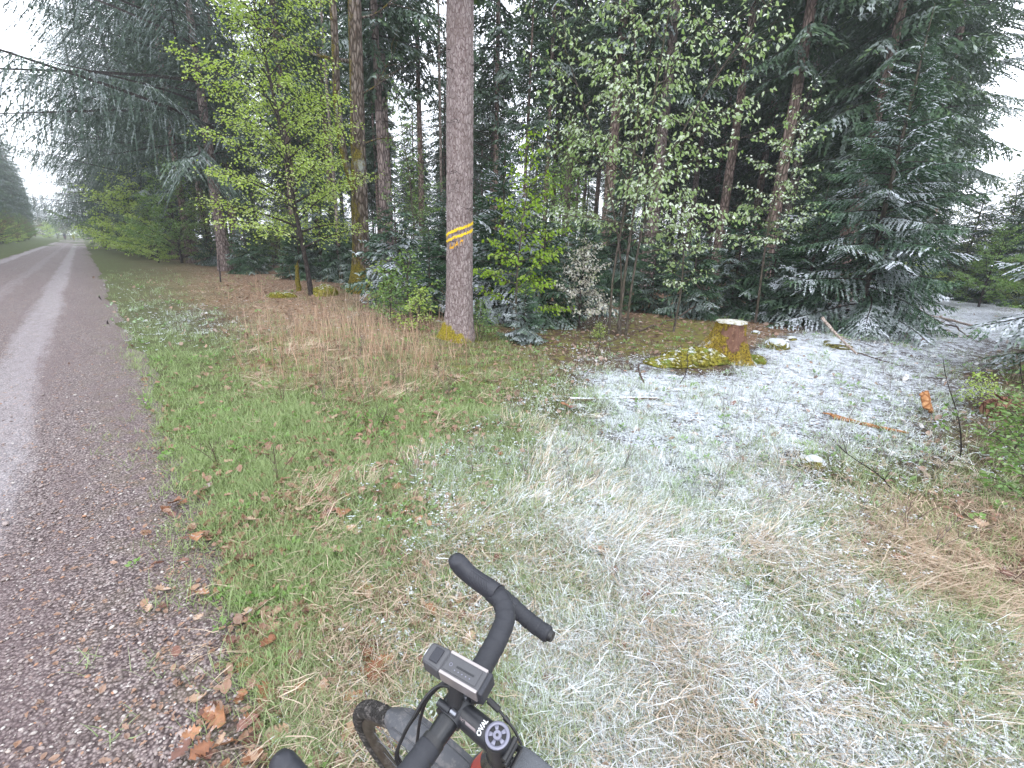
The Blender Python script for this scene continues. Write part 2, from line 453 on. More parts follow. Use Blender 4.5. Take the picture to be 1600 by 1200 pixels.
def road_material():
    m = M('wet gravel of the forest road')
    p = m.n('TexCoord').outputs['Object']
    xy = m.n('SeparateXYZ', {0: p}).outputs
    v1 = m.n('TexVoronoi', {'Vector': p, 'Scale': 75.0}); v2 = m.n('TexVoronoi', {'Vector': p, 'Scale': 33.0})
    c1 = m.sep(v1.outputs['Color']); c2 = m.sep(v2.outputs['Color'])
    col = m.mix(c1[0], (.155, .114, .112), (.36, .295, .285))
    col = m.mix(m.sstep(c1[1], .86, .97), col, (.46, .41, .39))
    col = m.mix(m.sstep(c2[1], .93, .97), col, (.36, .22, .15))
    col = m.mix(m.sstep(v1.outputs['Distance'], .25, .75), col, (.055, .038, .038))
    big = m.noise(.8, m.n('Mapping', {'Vector': p, 'Scale': (2.2, .35, 1)}).outputs[0], 5, .65)
    fin = m.noise(6., m.n('Mapping', {'Vector': p, 'Scale': (2, .6, 1)}).outputs[0], 5, .7)
    col = m.mix(m.sstep(big, .42, .62, 0, .45), col, (.135, .095, .098))
    wob = m.math('MULTIPLY', m.math('SUBTRACT', big, .5), .55)
    xw = m.math('ADD', xy[0], wob)

    def band(c, w, k):
        d = m.math('ABSOLUTE', m.math('SUBTRACT', xw, c))
        return m.math('MULTIPLY', m.sstep(d, w * .25, w, 1.0, 0.0), k)
    tr = m.math('MAXIMUM', band(-.90, .50, .86), m.math('MAXIMUM', band(-3.75, .45, .95), m.math('MAXIMUM', band(-2.0, .4, .6), band(-1.35, .3, .4))))
    sn = m.sstep(m.math('ADD', m.math('MULTIPLY', tr, .60), m.math('ADD', m.math('MULTIPLY', fin, .5), m.math('MULTIPLY', m.noise(60., p, 3, .7), .35))), .66, 1.08)
    col = m.mix(m.math('MULTIPLY', sn, .32), col, (.58, .56, .60))
    edge = m.math('MULTIPLY', m.sstep(xy[0], -.5, .2), m.sstep(m.noise(5., p, 4, .7), .45, .6))
    col = m.mix(m.math('MULTIPLY', edge, .5), col, m.mix(c1[0], (.06, .065, .03), (.20, .15, .11)))
    h = m.math('SUBTRACT', m.math('MULTIPLY', fin, .8), v1.outputs['Distance'])
    rough = m.sstep(c1[2], 0, 1, .45, .85)
    return m.done(m.bsdf(col, rough, .35, h, .9, .012))


# ------------------------------------------------------------------ ground and road
K = math.asinh(700.0)
uu = np.linspace(-1, 1, 331)
ax = np.sinh(K * uu)
GX, GY = np.meshgrid(ax, ax, indexing='ij')
GX = GX + .0; GY = GY + 2.2
gx, gy = GX.ravel(), GY.ravel()
gn = gx * RN[0] + gy * RN[1]
gz = hgt(gx, gy)
onroad = (gn > -3.9) & (gn < .20)
gz = np.where(onroad, -.03, gz)
fade = np.clip(np.abs(gx) / 500, 0, 1)
N = len(ax)
ii, jj = np.meshgrid(np.arange(N - 1), np.arange(N - 1), indexing='ij')
q = (ii * N + jj).ravel()
gg = G(); gg.add(np.stack([gx, gy, gz], 1), np.stack([q, q + N, q + N + 1, q + 1], 1))
me = gg.mesh('ground', ground_material(), True)
cv = cover(gx, gy)
cv[:, 0] *= np.where(gn < -4, .5, 1)
for nm, cols in (('cov', (0, 1, 2)), ('cov2', (3, 4, 4))):
    a = me.attributes.new(nm, 'FLOAT_COLOR', 'POINT')
    arr = np.ones((len(gx), 4), np.float32); arr[:, :3] = cv[:, cols]
    a.data.foreach_set('color', arr.ravel())
ground = link('ground', me, kind='structure', label='forest floor and grass verge, half under thin wet snow')

rx = np.concatenate([[-4.25], np.linspace(-4.1, .28, 62), [.38, .50]])
ry = np.sort(np.concatenate([-np.geomspace(.08, 60, 40), np.geomspace(.08, 480, 170)]))
RX, RY = np.meshgrid(rx, ry, indexing='ij')
ex = RX.copy()
jit = (fbm(RY * .9, RY * 0 + 4, 9) - .5) * .5 + (fbm(RY * 5, RY * 0 + 8, 11) - .5) * .16
ex[-4:] += jit[-4:] * np.array([.6, .9, 1, 1])[:, None]
ex[:3] += jit[:3] * .8
wx = RD[0] * RY + RN[0] * ex; wy = RD[1] * RY + RN[1] * ex
zz = .012 + .012 * (fbm(ex * 3, RY * 3, 14) - .5) + .025 * (fbm(ex * .8, RY * .5, 15) - .5) - .02 * np.exp(-((ex + .86) / .25) ** 2)
zz[-1] = -.04; zz[0] = -.05; zz[-2] = .0
zz = zz + np.where((ex > .0), .0, 0)
nr, nc = RX.shape
ii, jj = np.meshgrid(np.arange(nr - 1), np.arange(nc - 1), indexing='ij'); q = (ii * nc + jj).ravel()
gr = G(); gr.add(np.stack([ex.ravel(), RY.ravel(), zz.ravel()], 1), np.stack([q, q + nc, q + nc + 1, q + 1], 1))
ang = math.atan2(-RD[0], RD[1])
road = link('gravel_road', gr.mesh('gravel_road', road_material(), True), rot=(0, 0, ang), kind='structure', label='straight gravel forest road with pale wheel tracks')


# ------------------------------------------------------------------ conifer builders
def spray(L, rs, width=.42, ds=.085, dt=.065, shoot=.10, w=.024, droop=.22, hang=0.0, start=.08, curl=.0, bare=0.0):
    """one fan of spruce twigs along +X, from 0 to L"""
    g = G()
    nseg = 7
    t = np.linspace(0, 1, nseg)
    axp = np.stack([L * t, 0.05 * L * np.sin(t * 4 + rs.uniform(0, 6)), -droop * L * t ** 1.6 + curl * L * np.clip(t - .55, 0, 1) ** 1.5], 1)
    add_tube(g, axp, np.linspace(.010 + .007 * L, .003, nseg), 3, 1, cap=False)
    ns = max(4, int(L * (1 - start) / ds))
    SP, SD, SW = [], [], []
    for i in range(ns):
        u = start + (1 - start) * (i + rs.uniform(0, .6)) / ns
        if u > .99: u = .99
        base = np.array([np.interp(u, t, axp[:, k]) for k in range(3)])
        for sd_ in (-1, 1):
            if rs.random() < .10 + bare: continue
            l = L * width * (1 - u) ** .75 * (.5 + .5 * min(1, u * 4)) * rs.uniform(.6, 1.15) + .06
            an = math.radians(rs.uniform(42, 68)) * sd_
            d = np.array([math.cos(an), math.sin(an), -.15 - hang * .9 + rs.normal(0, .10)]); d /= np.linalg.norm(d)
            m_ = max(1, int(l / dt))
            q_ = (np.arange(m_) + .5) / m_
            pp = base + d * (q_[:, None] * l); pp[:, 2] -= (.18 + hang) * l * q_ ** 1.5
            for s2 in (-1, 1):
                a2 = np.radians(rs.uniform(30, 60, m_)) * s2
                hd = np.stack([d[0] * np.cos(a2) - d[1] * np.sin(a2), d[0] * np.sin(a2) + d[1] * np.cos(a2), np.full(m_, d[2]) - .15 - hang * rs.uniform(.4, 1.8, m_)], 1)
                SP.append(pp); SD.append(nrm(hd) * (shoot * rs.uniform(.55, 1.2, m_) * (1 - .45 * q_))[:, None]); SW.append(np.full(m_, u))
            gd = np.gradient(pp, axis=0) * 1.25 if m_ > 1 else d[None] * l
            SP.append(pp); SD.append(gd); SW.append(np.full(m_, u))
    m_ = max(3, int(L * .9 / .08)); q_ = np.linspace(.12, 1, m_)
    SP.append(np.stack([np.interp(q_, t, axp[:, k]) for k in range(3)], 1)); SD.append(np.repeat(np.array([[.12, 0, -.02]]), m_, 0)); SW.append(q_)
    Pp = np.concatenate(SP); D = np.concatenate(SD); U = np.concatenate(SW)
    n = len(Pp)
    ln = np.linalg.norm(D, axis=1, keepdims=True); Dn = D / ln
    S = nrm(np.cross(Dn, np.array([0, 0, 1.0]) + rs.normal(0, .42, (n, 3)))) * w * rs.uniform(.6, 1.2, (n, 1))
    V = np.stack([Pp, Pp + D * .45 + S, Pp + D * 1.05, Pp + D * .45 - S], 1).reshape(-1, 3)
    b = np.arange(n)[:, None] * 4
    F = np.concatenate([b + [0, 1, 2], b + [0, 2, 3]], 0)
    r = np.clip(rs.uniform(0, 1, n) * .7 + U * .3, 0, 1)
    T = np.stack([r, U, np.clip(U * .75 + rs.uniform(-.1, .35, n), 0, 1)], 1).repeat(4, 0)
    g.add(V, F, 0, T)
    return g


def rotm(az, el, roll=0.0):
    return np.array(Matrix.Rotation(az, 3, 'Z') @ Matrix.Rotation(-el, 3, 'Y') @ Matrix.Rotation(roll, 3, 'X'))


def trunk_g(H, r0, r1=.02, sides=12, rings=14, lean=(0, 0), wob=.0, flare=.35, rs=rng, rough=.05, bend=None):
    g = G()
    t = np.linspace(0, 1, rings) ** 1.25
    P = np.stack([lean[0] * t * H + wob * np.sin(t * 5 + 1), lean[1] * t * H + wob * np.cos(t * 4 + 2) - wob * math.cos(2), t * H], 1)
    if bend is not None: P[:, :2] += bend * np.sin(t * PI)[:, None]
    R = r0 + (r1 - r0) * t ** .9
    R = R * (1 + flare * np.exp(-t * H / (r0 * 1.6)))
    P[0, 2] = -.15
    th = np.arange(sides) * 2 * PI / sides
    nz_ = 1 + rough * (vn(np.cos(th)[None] * 2 + 9, np.sin(th)[None] * 2 + P[:, 2:3] * .8, int(rs.integers(999))) - .5) * 2
    lob = 1 + .35 * flare * np.exp(-P[:, 2:3] / (r0 * 1.3)) * np.cos(th * 5 + rs.uniform(0, 6))[None]
    add_tube(g, P, R, sides, 0, noise=nz_ * lob)
    return g, P, R


def tall_spruce(seed, H=23, hc=6.0, spread=2.9, nb=95, dead=26, r0=.22, cls='needle', droop=.28, hang=.25, fine=False):
    rs = np.random.default_rng(seed)
    tg, P, R = trunk_g(H, r0, .03, 12, 12, rs=rs, wob=.06)
    lens_ = [spread, spread, spread * .66, spread * .66, spread * .35]
    f_ = .70 if fine else 1.0
    protos = [spray(l_, rs, .48, .16 * f_, .15 * f_, .25 * f_, .046 * f_, droop, hang) for l_ in lens_]
    cg = G()
    # dead lower twigs
    for i in range(dead):
        z = rs.uniform(1.3, hc + 1.5); a = rs.uniform(0, 2 * PI); L = rs.uniform(.5, 1.8)
        d = np.array([math.cos(a), math.sin(a), 0])
        q_ = np.linspace(0, 1, 4)[:, None]
        pts = np.array([0, 0, z]) + d * q_ * L + np.array([0, 0, -1.0]) * q_ ** 1.7 * L * rs.uniform(.05, .4)
        add_tube(cg, pts, [.014, .010, .007, .003], 3, 1, cap=False)
        for k in range(4):
            u = rs.uniform(.3, 1); p0 = pts[0] + (pts[-1] - pts[0]) * u
            a2 = a + rs.choice([-1, 1]) * rs.uniform(.5, 1.1)
            add_tube(cg, [p0, p0 + np.array([math.cos(a2), math.sin(a2), -.3]) * rs.uniform(.15, .5)], [.005, .002], 3, 1, cap=False)
    for i in range(nb):
        t = (i + rs.uniform(0, 1)) / nb
        z = hc + (H - hc) * t ** .95
        L = (spread * (1 - t) ** .8 + .25) * rs.uniform(.7, 1.15) * (.55 + .45 * min(1, t * 8))
        a = i * 2.399 + rs.uniform(-.4, .4)
        el = math.radians(-8 + 42 * t + rs.normal(0, 6))
        j = int(np.argmin([abs(l_ - L) + rs.uniform(0, .2) for l_ in lens_]))
        cg.addg(protos[j], rotm(a, el, rs.normal(0, .2)) * (L / lens_[j]), np.array([0, 0, z]))
    tm = tg.mesh('trunk', MAT['bark_far'], True)
    cm = cg.mesh('crown', [MAT[cls], MAT['bark_dark']])
    return tm, cm


def young_spruce(seed, H=3.5, spread=1.1, nb=52, cls='needle_yg', low=.04, droop=.18, hang=.12, ds=.07, shoot=.085, w=.019):
    rs = np.random.default_rng(seed)
    tg, P, R = trunk_g(H, .012 + .012 * H, .006, 6, 8, rs=rs)
    cg = G()
    protos = [spray(spread * k, rs, .48, ds, ds * .8, shoot, w, droop, hang, curl=.1) for k in (1, 1, .7, .7, .4)]
    ks = (1, 1, .7, .7, .4)
    for i in range(nb):
        t = (i + rs.uniform(0, .5)) / nb
        z = H * (low + (.93 - low) * t)
        L = spread * (1 - t) ** .85 * rs.uniform(.75, 1.12) + .10
        j = 4 if L < spread * .5 else (rs.integers(2, 4) if L < spread * .8 else rs.integers(0, 2))
        a = i * 2.399 + rs.uniform(-.35, .35)
        el = math.radians(-4 + 50 * t ** 1.3 + rs.normal(0, 6))
        s = L / (spread * ks[j])
        cg.addg(protos[j], rotm(a, el, rs.normal(0, .15)) * s, np.array([0, 0, z]))
    # leader
    n = 14
    Pp = np.stack([np.zeros(n), np.zeros(n), np.linspace(H * .86, H, n)], 1)
    leaves(cg, Pp, np.stack([rs.normal(0, 1, n), rs.normal(0, 1, n), np.full(n, 1.3)], 1), .07, 0, .16, rs)
    return tg.mesh('trunk', MAT['bark_thin'], True), cg.mesh('crown', [MAT[cls], MAT['bark_dark']])


# ------------------------------------------------------------------ broadleaf builder
def broadleaf(seed, H, r0, spread, limbs, leafsize, nleaf=8, cb=.2, el=28, mat='leaf_bright', bark='bark_thin', path=None, layer=.5, prof=None, sub=.36, sides=8, droop=.5, clump=.05, dens=1.0, top=1.0, width=.33):
    rs = np.random.default_rng(seed)
    tg = G()
    n = 14
    if path is None:
        t = np.linspace(0, 1, n)
        path = np.stack([.05 * H * np.sin(t * 3 + rs.uniform(0, 6)) * t, .05 * H * np.sin(t * 3.5 + rs.uniform(0, 6)) * t, t * H], 1)
        path[:, :2] -= path[0, :2]
    else:
        path = spline(path, n)
    path[0, 2] -= .1
    tt = np.linspace(0, 1, n)
    rad = r0 * (1 - tt) ** .8 + .004
    rad[0] *= 1.25
    add_tube(tg, path, rad, sides)
    cg = G()
    LP, LD = [], []
    for i in range(limbs):
        f = (i + rs.uniform(0, .8)) / limbs
        t = cb + (top - cb) * f
        p0 = np.array([np.interp(t, tt, path[:, k]) for k in range(3)])
        a = i * 2.399 + rs.uniform(-.5, .5)
        pf = (prof(f) if prof else (1 - f) ** .7 * .85 + .12)
        L = spread * pf * rs.uniform(.75, 1.2)
        e = math.radians(el + rs.normal(0, 7) + 25 * f)
        m_ = 7
        qs = np.linspace(0, 1, m_)
        d = np.array([math.cos(a) * math.cos(e), math.sin(a) * math.cos(e), math.sin(e)])
        side = np.array([-math.sin(a), math.cos(a), 0])
        pts = p0 + d * (qs[:, None] * L) + side * (np.sin(qs * 3 + rs.uniform(0, 6)) * .05 * L * qs)[:, None]
        pts[:, 2] -= layer * L * qs ** 2 * .5
        rr = np.interp(t, tt, rad) * .45 * (1 - qs) + .003
        add_tube(cg, pts, rr, 4, 1, cap=False)
        nsub = max(3, int(L * 9 * dens))
        for j in range(nsub):
            u = .12 + .88 * (j + rs.uniform(0, 1)) / nsub
            b = np.array([np.interp(u, qs, pts[:, k]) for k in range(3)])
            dirl = pts[-1] - pts[-3]; dirl /= np.linalg.norm(dirl)
            an = (1 if j % 2 else -1) * math.radians(rs.uniform(30, 65))
            dd = dirl * math.cos(an) + side * math.sin(an) + np.array([0, 0, rs.normal(.08, .22)])
            dd /= np.linalg.norm(dd)
            ls = L * sub * (1 - u * .75) * rs.uniform(.5, 1.15) + .10
            q3 = np.linspace(0, 1, 4)[:, None]
            sp = b + dd * q3 * ls + np.array([0, 0, -.12 * ls]) * q3 ** 2
            add_tube(cg, sp, [.0045, .003, .0025, .0018], 3, 1, cap=False)
            k = max(3, int(ls * nleaf * 4))
            qq = rs.uniform(.1, 1.02, k)
            lp = b + dd * (qq[:, None] * ls) + np.array([0, 0, -.12 * ls]) * (qq[:, None]) ** 2
            lp = lp + rs.normal(0, clump, (k, 3)) * np.array([1, 1, .6])
            sdd = np.cross(dd, [0, 0, 1.0])
            ld = dd * rs.uniform(.2, 1.0, (k, 1)) + sdd * rs.choice([-1, 1], (k, 1)) * rs.uniform(.3, 1, (k, 1)) + np.array([0, 0, -1.0]) * (droop * rs.uniform(.3, 1.5, (k, 1)))
            LP.append(lp); LD.append(ld)
    LP = np.concatenate(LP); LD = np.concatenate(LD)
    leaves(cg, LP, LD, leafsize, 0, width, rs)
    return tg.mesh('trunk', MAT[bark], True), cg.mesh('crown', [MAT[mat], MAT[bark]])


def tree(name, meshes, loc, rz=0.0, scale=1.0, label='', cat='tree', group=None, snow=0.0, tilt=(0, 0)):
    e = link(name, None, loc=loc, label=label, cat=cat, group=group)
    e.rotation_euler = (tilt[0], tilt[1], rz); e.scale = (scale,) * 3 if np.isscalar(scale) else scale
    for nm, me in zip(('trunk', 'crown'), meshes):
        o = link(nm, me, e); o['snow_amount'] = float(snow)
    return e


# soft needled fir trees leaning over the road on its right side, long sweeping boughs
def road_fir(seed, H, n_low, L0, az0=None, nb=120):
    rs = np.random.default_rng(seed)
    tg, P, R = trunk_g(H, .27, .03, 12, 14, rs=rs)
    lens_ = [L0, L0 * .8, L0 * .55, L0 * .3]
    protos = [spray(l_, rs, .30, .20, .13, .18, .024, .14, .42, curl=.12) for l_ in lens_]
    cg = G()
    for i in range(nb):
        t = (i + rs.uniform(0, 1)) / nb
        z = n_low + (H - n_low) * t
        L = (L0 * (1 - t) ** .8 + .3) * rs.uniform(.65, 1.1)
        if az0 is not None: L *= .42 + .66 * max(0, math.cos(i * 2.399 - az0)) ** 1.5
        j = int(np.argmin([abs(l_ - L) + rs.uniform(0, .3) for l_ in lens_]))
        cg.addg(protos[j], rotm(i * 2.399 + rs.uniform(-.4, .4), math.radians(3 + 22 * t + rs.normal(0, 7)), rs.normal(0, .15)) * (L / lens_[j]), np.array([0, 0, z]))
    return tg.mesh('trunk', MAT['bark_dark'], True), cg.mesh('crown', [MAT['needle_soft'], MAT['bark_dark']])


# archetypes
TS = [tall_spruce(11, 23, 4.6, 3.0, 120), tall_spruce(12, 25, 7.5, 2.8, 100, 44, .24), tall_spruce(13, 22, 9, 2.6, 84, 52, .19), tall_spruce(14, 27, 3.0, 4.0, 130, 12, .26, fine=True)]
YS = [young_spruce(21, 3.9, 1.5, 66, w=.024, shoot=.10), young_spruce(22, 2.9, 1.3, 54, w=.024, shoot=.10), young_spruce(23, 6.0, 2.0, 100, droop=.26, hang=.22, w=.017, shoot=.08, ds=.065), young_spruce(24, 3.3, 1.6, 56, droop=.3, hang=.25, w=.024, shoot=.10)]

# ------------------------------------------------------------------ the trees one can name
def bark_trunk_label(p): pass

def bare_trunk(px, py, wpx, H, mat, label, crown=None, seed=0, sides=20, group=None, snow=0., flare=.3, lean=(0, 0), cat='tree', lift=0.0, crot=0.0):
    rs = np.random.default_rng(seed + 900)
    p = P3(px, py)
    r = .5 * wpx / FPX * zdepth(p + np.array([0, 0, 1.5]))
    tg, P, R = trunk_g(H, r * 1.04, .04, sides, 26, rs=rs, flare=flare, lean=lean, rough=.07, wob=.03)
    e = link('spruce_tree', None, loc=p, label=label, cat=cat, group=group)
    o = link('trunk', tg.mesh('trunk', mat, True), e)
    if crown is not None:
        c = link('crown', crown, e, rot=(0, 0, crot), loc=(0, 0, lift)); c['snow_amount'] = snow
    return e, p, r, P


# two of the left trunks carry long sweeping boughs that reach over the road
LONG = [road_fir(63, 32, 6.0, 12.0, math.atan2(-RN[1], -RN[0]) + .25, 150)[1], road_fir(64, 30, 5.0, 9.0, math.atan2(-RN[1], -RN[0]), 130)[1]]

# the painted spruce in the middle: finely modelled bark
def painted_tree():
    p = P3(718, 532)
    zd = zdepth(p + np.array([0, 0, 1.5])); r0 = .5 * 37.5 / FPX * zd
    H = 15.0
    sides, rings = 120, 420
    z = np.linspace(-.12, 1, rings) ** 1.0 * H
    z = np.where(z < 0, z, z)
    th = np.arange(sides) * 2 * PI / sides
    TH, Z = np.meshgrid(th, z)
    cx, sx = np.cos(TH), np.sin(TH)
    u = TH / (2 * PI) * 26
    def plates(seed, fu, fz):
        a = vn((TH / (2 * PI) * fu) % fu, Z * fz, seed)
        return a
    ridge = np.abs(plates(3, 26, 5.5) - .5) * 2
    ridge2 = np.abs(plates(8, 46, 11) - .5) * 2
    fine = plates(5, 60, 26)
    d = .014 * (1 - ridge) ** .7 + .009 * (1 - ridge2) + .006 * fine
    R = (r0 * 1.03) * (1 - Z / H * .35)
    fl = np.exp(-np.clip(Z, 0, 9) / .26)
    lob = .55 * np.clip(np.cos(TH - PI * 1.02), 0, 1) ** 3 + .35 * np.clip(np.cos(TH - PI * .35), 0, 1) ** 3 + .25 * np.clip(np.cos(TH - PI * 1.65), 0, 1) ** 3 + .12
    R = R * (1 + fl * (lob * 1.35)) + d * 1.0
    V = np.stack([R * cx, R * sx, Z], -1).reshape(-1, 3)
    i = np.arange(rings - 1)[:, None] * sides; j = np.arange(sides)[None]; k = (j + 1) % sides
    F = np.stack([i + j, i + k, i + sides + k, i + sides + j], -1).reshape(-1, 4)
    g = G(); g.add(V, F)
    e = link('spruce_tree', None, loc=p, label='thick straight trunk with two yellow paint stripes and mossy foot', cat='tree')
    m = M('plated grey brown bark')
    tc = m.n('TexCoord').outputs['Object']
    mp = m.n('Mapping', {'Vector': tc, 'Scale': (14, 14, 5)}).outputs[0]
    n1 = m.noise(2.0, mp, 5, .65, .5); n2 = m.noise(8.0, mp, 4, .7)
    vo = m.n('TexVoronoi', {'Vector': m.n('Mix', {0: .15, 4: mp, 5: m.n('TexNoise', {'Vector': mp, 'Scale': 1.5}).outputs['Color']}, data_type='VECTOR').outputs[1], 'Scale': 2.1}, feature='DISTANCE_TO_EDGE').outputs[0]
    crack = m.sstep(vo, 0, .11)
    col = m.mix(m.sstep(n1, .35, .7), (.17, .13, .125), (.40, .345, .34))
    col = m.mix(m.sstep(n2, .5, .75), col, (.43, .36, .36))
    col = m.mix(crack, (.13, .09, .09), col)
    ptc = m.n('NewGeometry').outputs['Pointiness']
    col = m.mix(m.sstep(m.noise(.7, tc, 3), .5, .75, 0, .4), col, (.20, .15, .135))
    zc = m.n('SeparateXYZ', {0: tc}).outputs[2]
    mf = m.sstep(m.math('ADD', m.math('MULTIPLY', m.noise(9., tc, 6, .75), 1.1), m.sstep(m.math('ADD', zc, m.math('MULTIPLY', m.n('SeparateXYZ', {0: tc}).outputs[0], .75)), -.10, .50, .20, -.62)), .42, .60)
    gxn = m.n('SeparateXYZ', {0: m.n('NewGeometry').outputs['Normal']}).outputs[0]
    col = m.mix(mf, col, m.mix(m.sstep(m.noise(45., tc, 4, .7), .3, .7), (.10, .075, .012), (.38, .31, .03)))
    h = m.math('ADD', m.math('MULTIPLY', crack, .6), m.math('ADD', n2, m.math('MULTIPLY', mf, m.noise(60., tc, 2))))
    link('trunk', g.mesh('trunk', m.done(m.bsdf(col, .9, .2, h, .8, .012)), False), e)
    # paint
    pm = M('yellow forestry paint')
    t2 = pm.n('TexCoord').outputs['Object']
    pc = pm.mix(pm.sstep(pm.noise(60., t2, 4), .4, .7), (.74, .47, .015), (.84, .63, .03))
    pc = pm.mix(pm.sstep(pm.noise(26., pm.n('Mapping', {'Vector': t2, 'Scale': (1.6, 1.6, .5)}).outputs[0], 5, .75), .56, .63), pc, (.20, .14, .12))
    pmat = pm.done(pm.bsdf(pc, .6, .3, pm.noise(150., t2, 3), .6, .004))
    om = M('orange yellow forestry paint')
    omat = om.done(om.bsdf(om.mix(om.noise(80., om.n('TexCoord').outputs['Object'], 4), (.62, .28, .02), (.80, .47, .04)), .6, .3))

    def zat(py):      # height on the trunk that the photo's row py shows
        a = math.atan((600 - py) / FPX) - PITCH
        return CAMH + math.hypot(p[0], p[1]) * math.tan(a) - p[2]
    front = math.atan2(-p[1], -p[0])

    def rr(ang, zz_):
        it = np.interp(zz_, z, np.arange(rings)); a_ = (ang % (2 * PI)) / (2 * PI) * sides
        return float(R[int(round(it)) % rings, int(round(a_)) % sides])

    def band(name, a0, a1, za, zb, wd, mt, n=60, ragged=.3):
        rs = np.random.default_rng(int(abs(za * 1000)))
        g_ = G(); V_ = []
        tt = np.linspace(0, 1, n)
        for t in tt:
            an = front + a0 + (a1 - a0) * t; zc_ = za + (zb - za) * t
            w1 = wd * (1 + ragged * rs.normal()) * .5; w2 = wd * (1 + ragged * rs.normal()) * .5
            for zz_ in (zc_ - w1, zc_, zc_ + w2):
                r_ = rr(an, zz_) + .004
                V_.append([r_ * math.cos(an), r_ * math.sin(an), zz_])
        V_ = np.array(V_)
        # thickness: an inner copy
        inner = V_ * np.array([.985, .985, 1])
        a_ = np.arange(n - 1)[:, None] * 3 + np.arange(2)[None]; a_ = a_.ravel()
        F_ = np.stack([a_, a_ + 3, a_ + 4, a_ + 1], 1)
        g_.add(V_, F_, 0)
        m_ = len(V_)
        eb = np.arange(n - 1) * 3
        W = np.vstack([V_, inner])
        g_.add(W, np.concatenate([np.stack([eb, eb + 3, eb + 3 + m_, eb + m_], 1), np.stack([eb + 2, eb + 2 + m_, eb + 5 + m_, eb + 5], 1)]), 0)
        return link(name, g_.mesh(name, mt, False), e)
    # seen from the camera, increasing angle runs to the right
    zl1, zr1 = zat(372.5), zat(350.5); zl2, zr2 = zat(383), zat(361)
    lab = 'slanted bright yellow paint stripe'
    band('paint_stripe', -1.45, 1.4, zl1, zr1, .050, pmat)['label'] = 'upper slanted yellow paint stripe'
    band('paint_stripe', -1.45, 1.4, zl2, zr2, .046, pmat)['label'] = 'lower slanted yellow paint stripe'
    # scribbled characters under the stripes
    zb0 = zat(389)
    sc = zd / FPX
    def pxa(dx): return math.asin(max(-.95, min(.95, dx * sc / r0)))
    for (xa, ya, xb, yb) in [(-14, 392, -12.5, 384), (-13.5, 391, -8, 389.5), (-9, 390, -7, 382.5), (-6.5, 388.5, -3.5, 381), (-3.5, 381, -2, 387), (-6, 386, -2.5, 384.5), (0, 386.5, 1.5, 379), (1.5, 380, 5, 378.5), (4.8, 379, 4.5, 384.5)]:
        o = band('paint_stroke', pxa(xa), pxa(xb), zat(ya), zat(yb), .032, omat, 10, .25)
    # crown high above, out of the photo
    c = link('crown', TS[2][1], e, rot=(0, 0, 1.0)); c['snow_amount'] = .2
    c.scale = (.7, .7, .68)
    return e, p


PT, pt_loc = painted_tree()

# mossy oak pair
p = P3(562, 458)
zd = zdepth(p + np.array([0, 0, 2.]))
tg, P_, R_ = trunk_g(16, .5 * 27 / FPX * zd, .12, 28, 60, rs=np.random.default_rng(4), flare=.55, lean=(.045, 0), rough=.10, wob=.05)
e = link('oak_tree', None, loc=p, label='tall oak trunk thickly coated in yellow moss at its foot', cat='tree')
link('trunk', tg.mesh('trunk', MAT['bark_mossy'], True), e)
sg = G()
path = spline([(.02, -.05, 3.6), (-.22, -.12, 4.6), (-.34, -.1, 6.2), (-.28, -.1, 8.5), (-.35, 0, 12)], 22)
add_tube(sg, path, np.linspace(.13, .10, 22), 12)
so = link('second_stem', sg.mesh('second_stem', MAT['bark_mossy'], True), e, label='slimmer side stem covered in yellow green moss')
rs = np.random.default_rng(55)
for (zb, az, L, rd_, up_) in [(7.4, PI * .95, 3.6, .07, .35), (5.0, -.2, 2.0, .035, .25), (5.2, PI * 1.05, 1.8, .03, .2), (6.4, -.5, 1.6, .03, .5), (8.6, -.1, 2.2, .04, .5), (9.4, PI, 3, .06, .6)]:
    bg = G(); d = np.array([math.cos(az), math.sin(az), 0])
    qv = np.linspace(0, 1, 12)
    pts = np.array([.045 * zb, 0, zb]) + d * qv[:, None] * L + np.array([0, 0, 1]) * (up_ * L * qv ** 1.6 + .12 * np.sin(qv * 9 + zb) * qv)[:, None]
    add_tube(bg, pts, rd_ * (1 - qv * .85), 7)
    for k in range(9):
        u = rs.uniform(.25, 1); b = np.array([np.interp(u, qv, pts[:, c]) for c in range(3)])
        a2 = az + rs.choice([-1, 1]) * rs.uniform(.4, 1.2); dd = np.array([math.cos(a2), math.sin(a2), rs.uniform(-.1, .9)]); l = rs.uniform(.3, .9)
        mid = b + dd * l * .5 + rs.normal(0, .05, 3)
        add_tube(bg, [b, mid, b + dd * l], [.012, .008, .003], 4)
    link('limb', bg.mesh('limb', MAT['bark_mossy'], True), e)

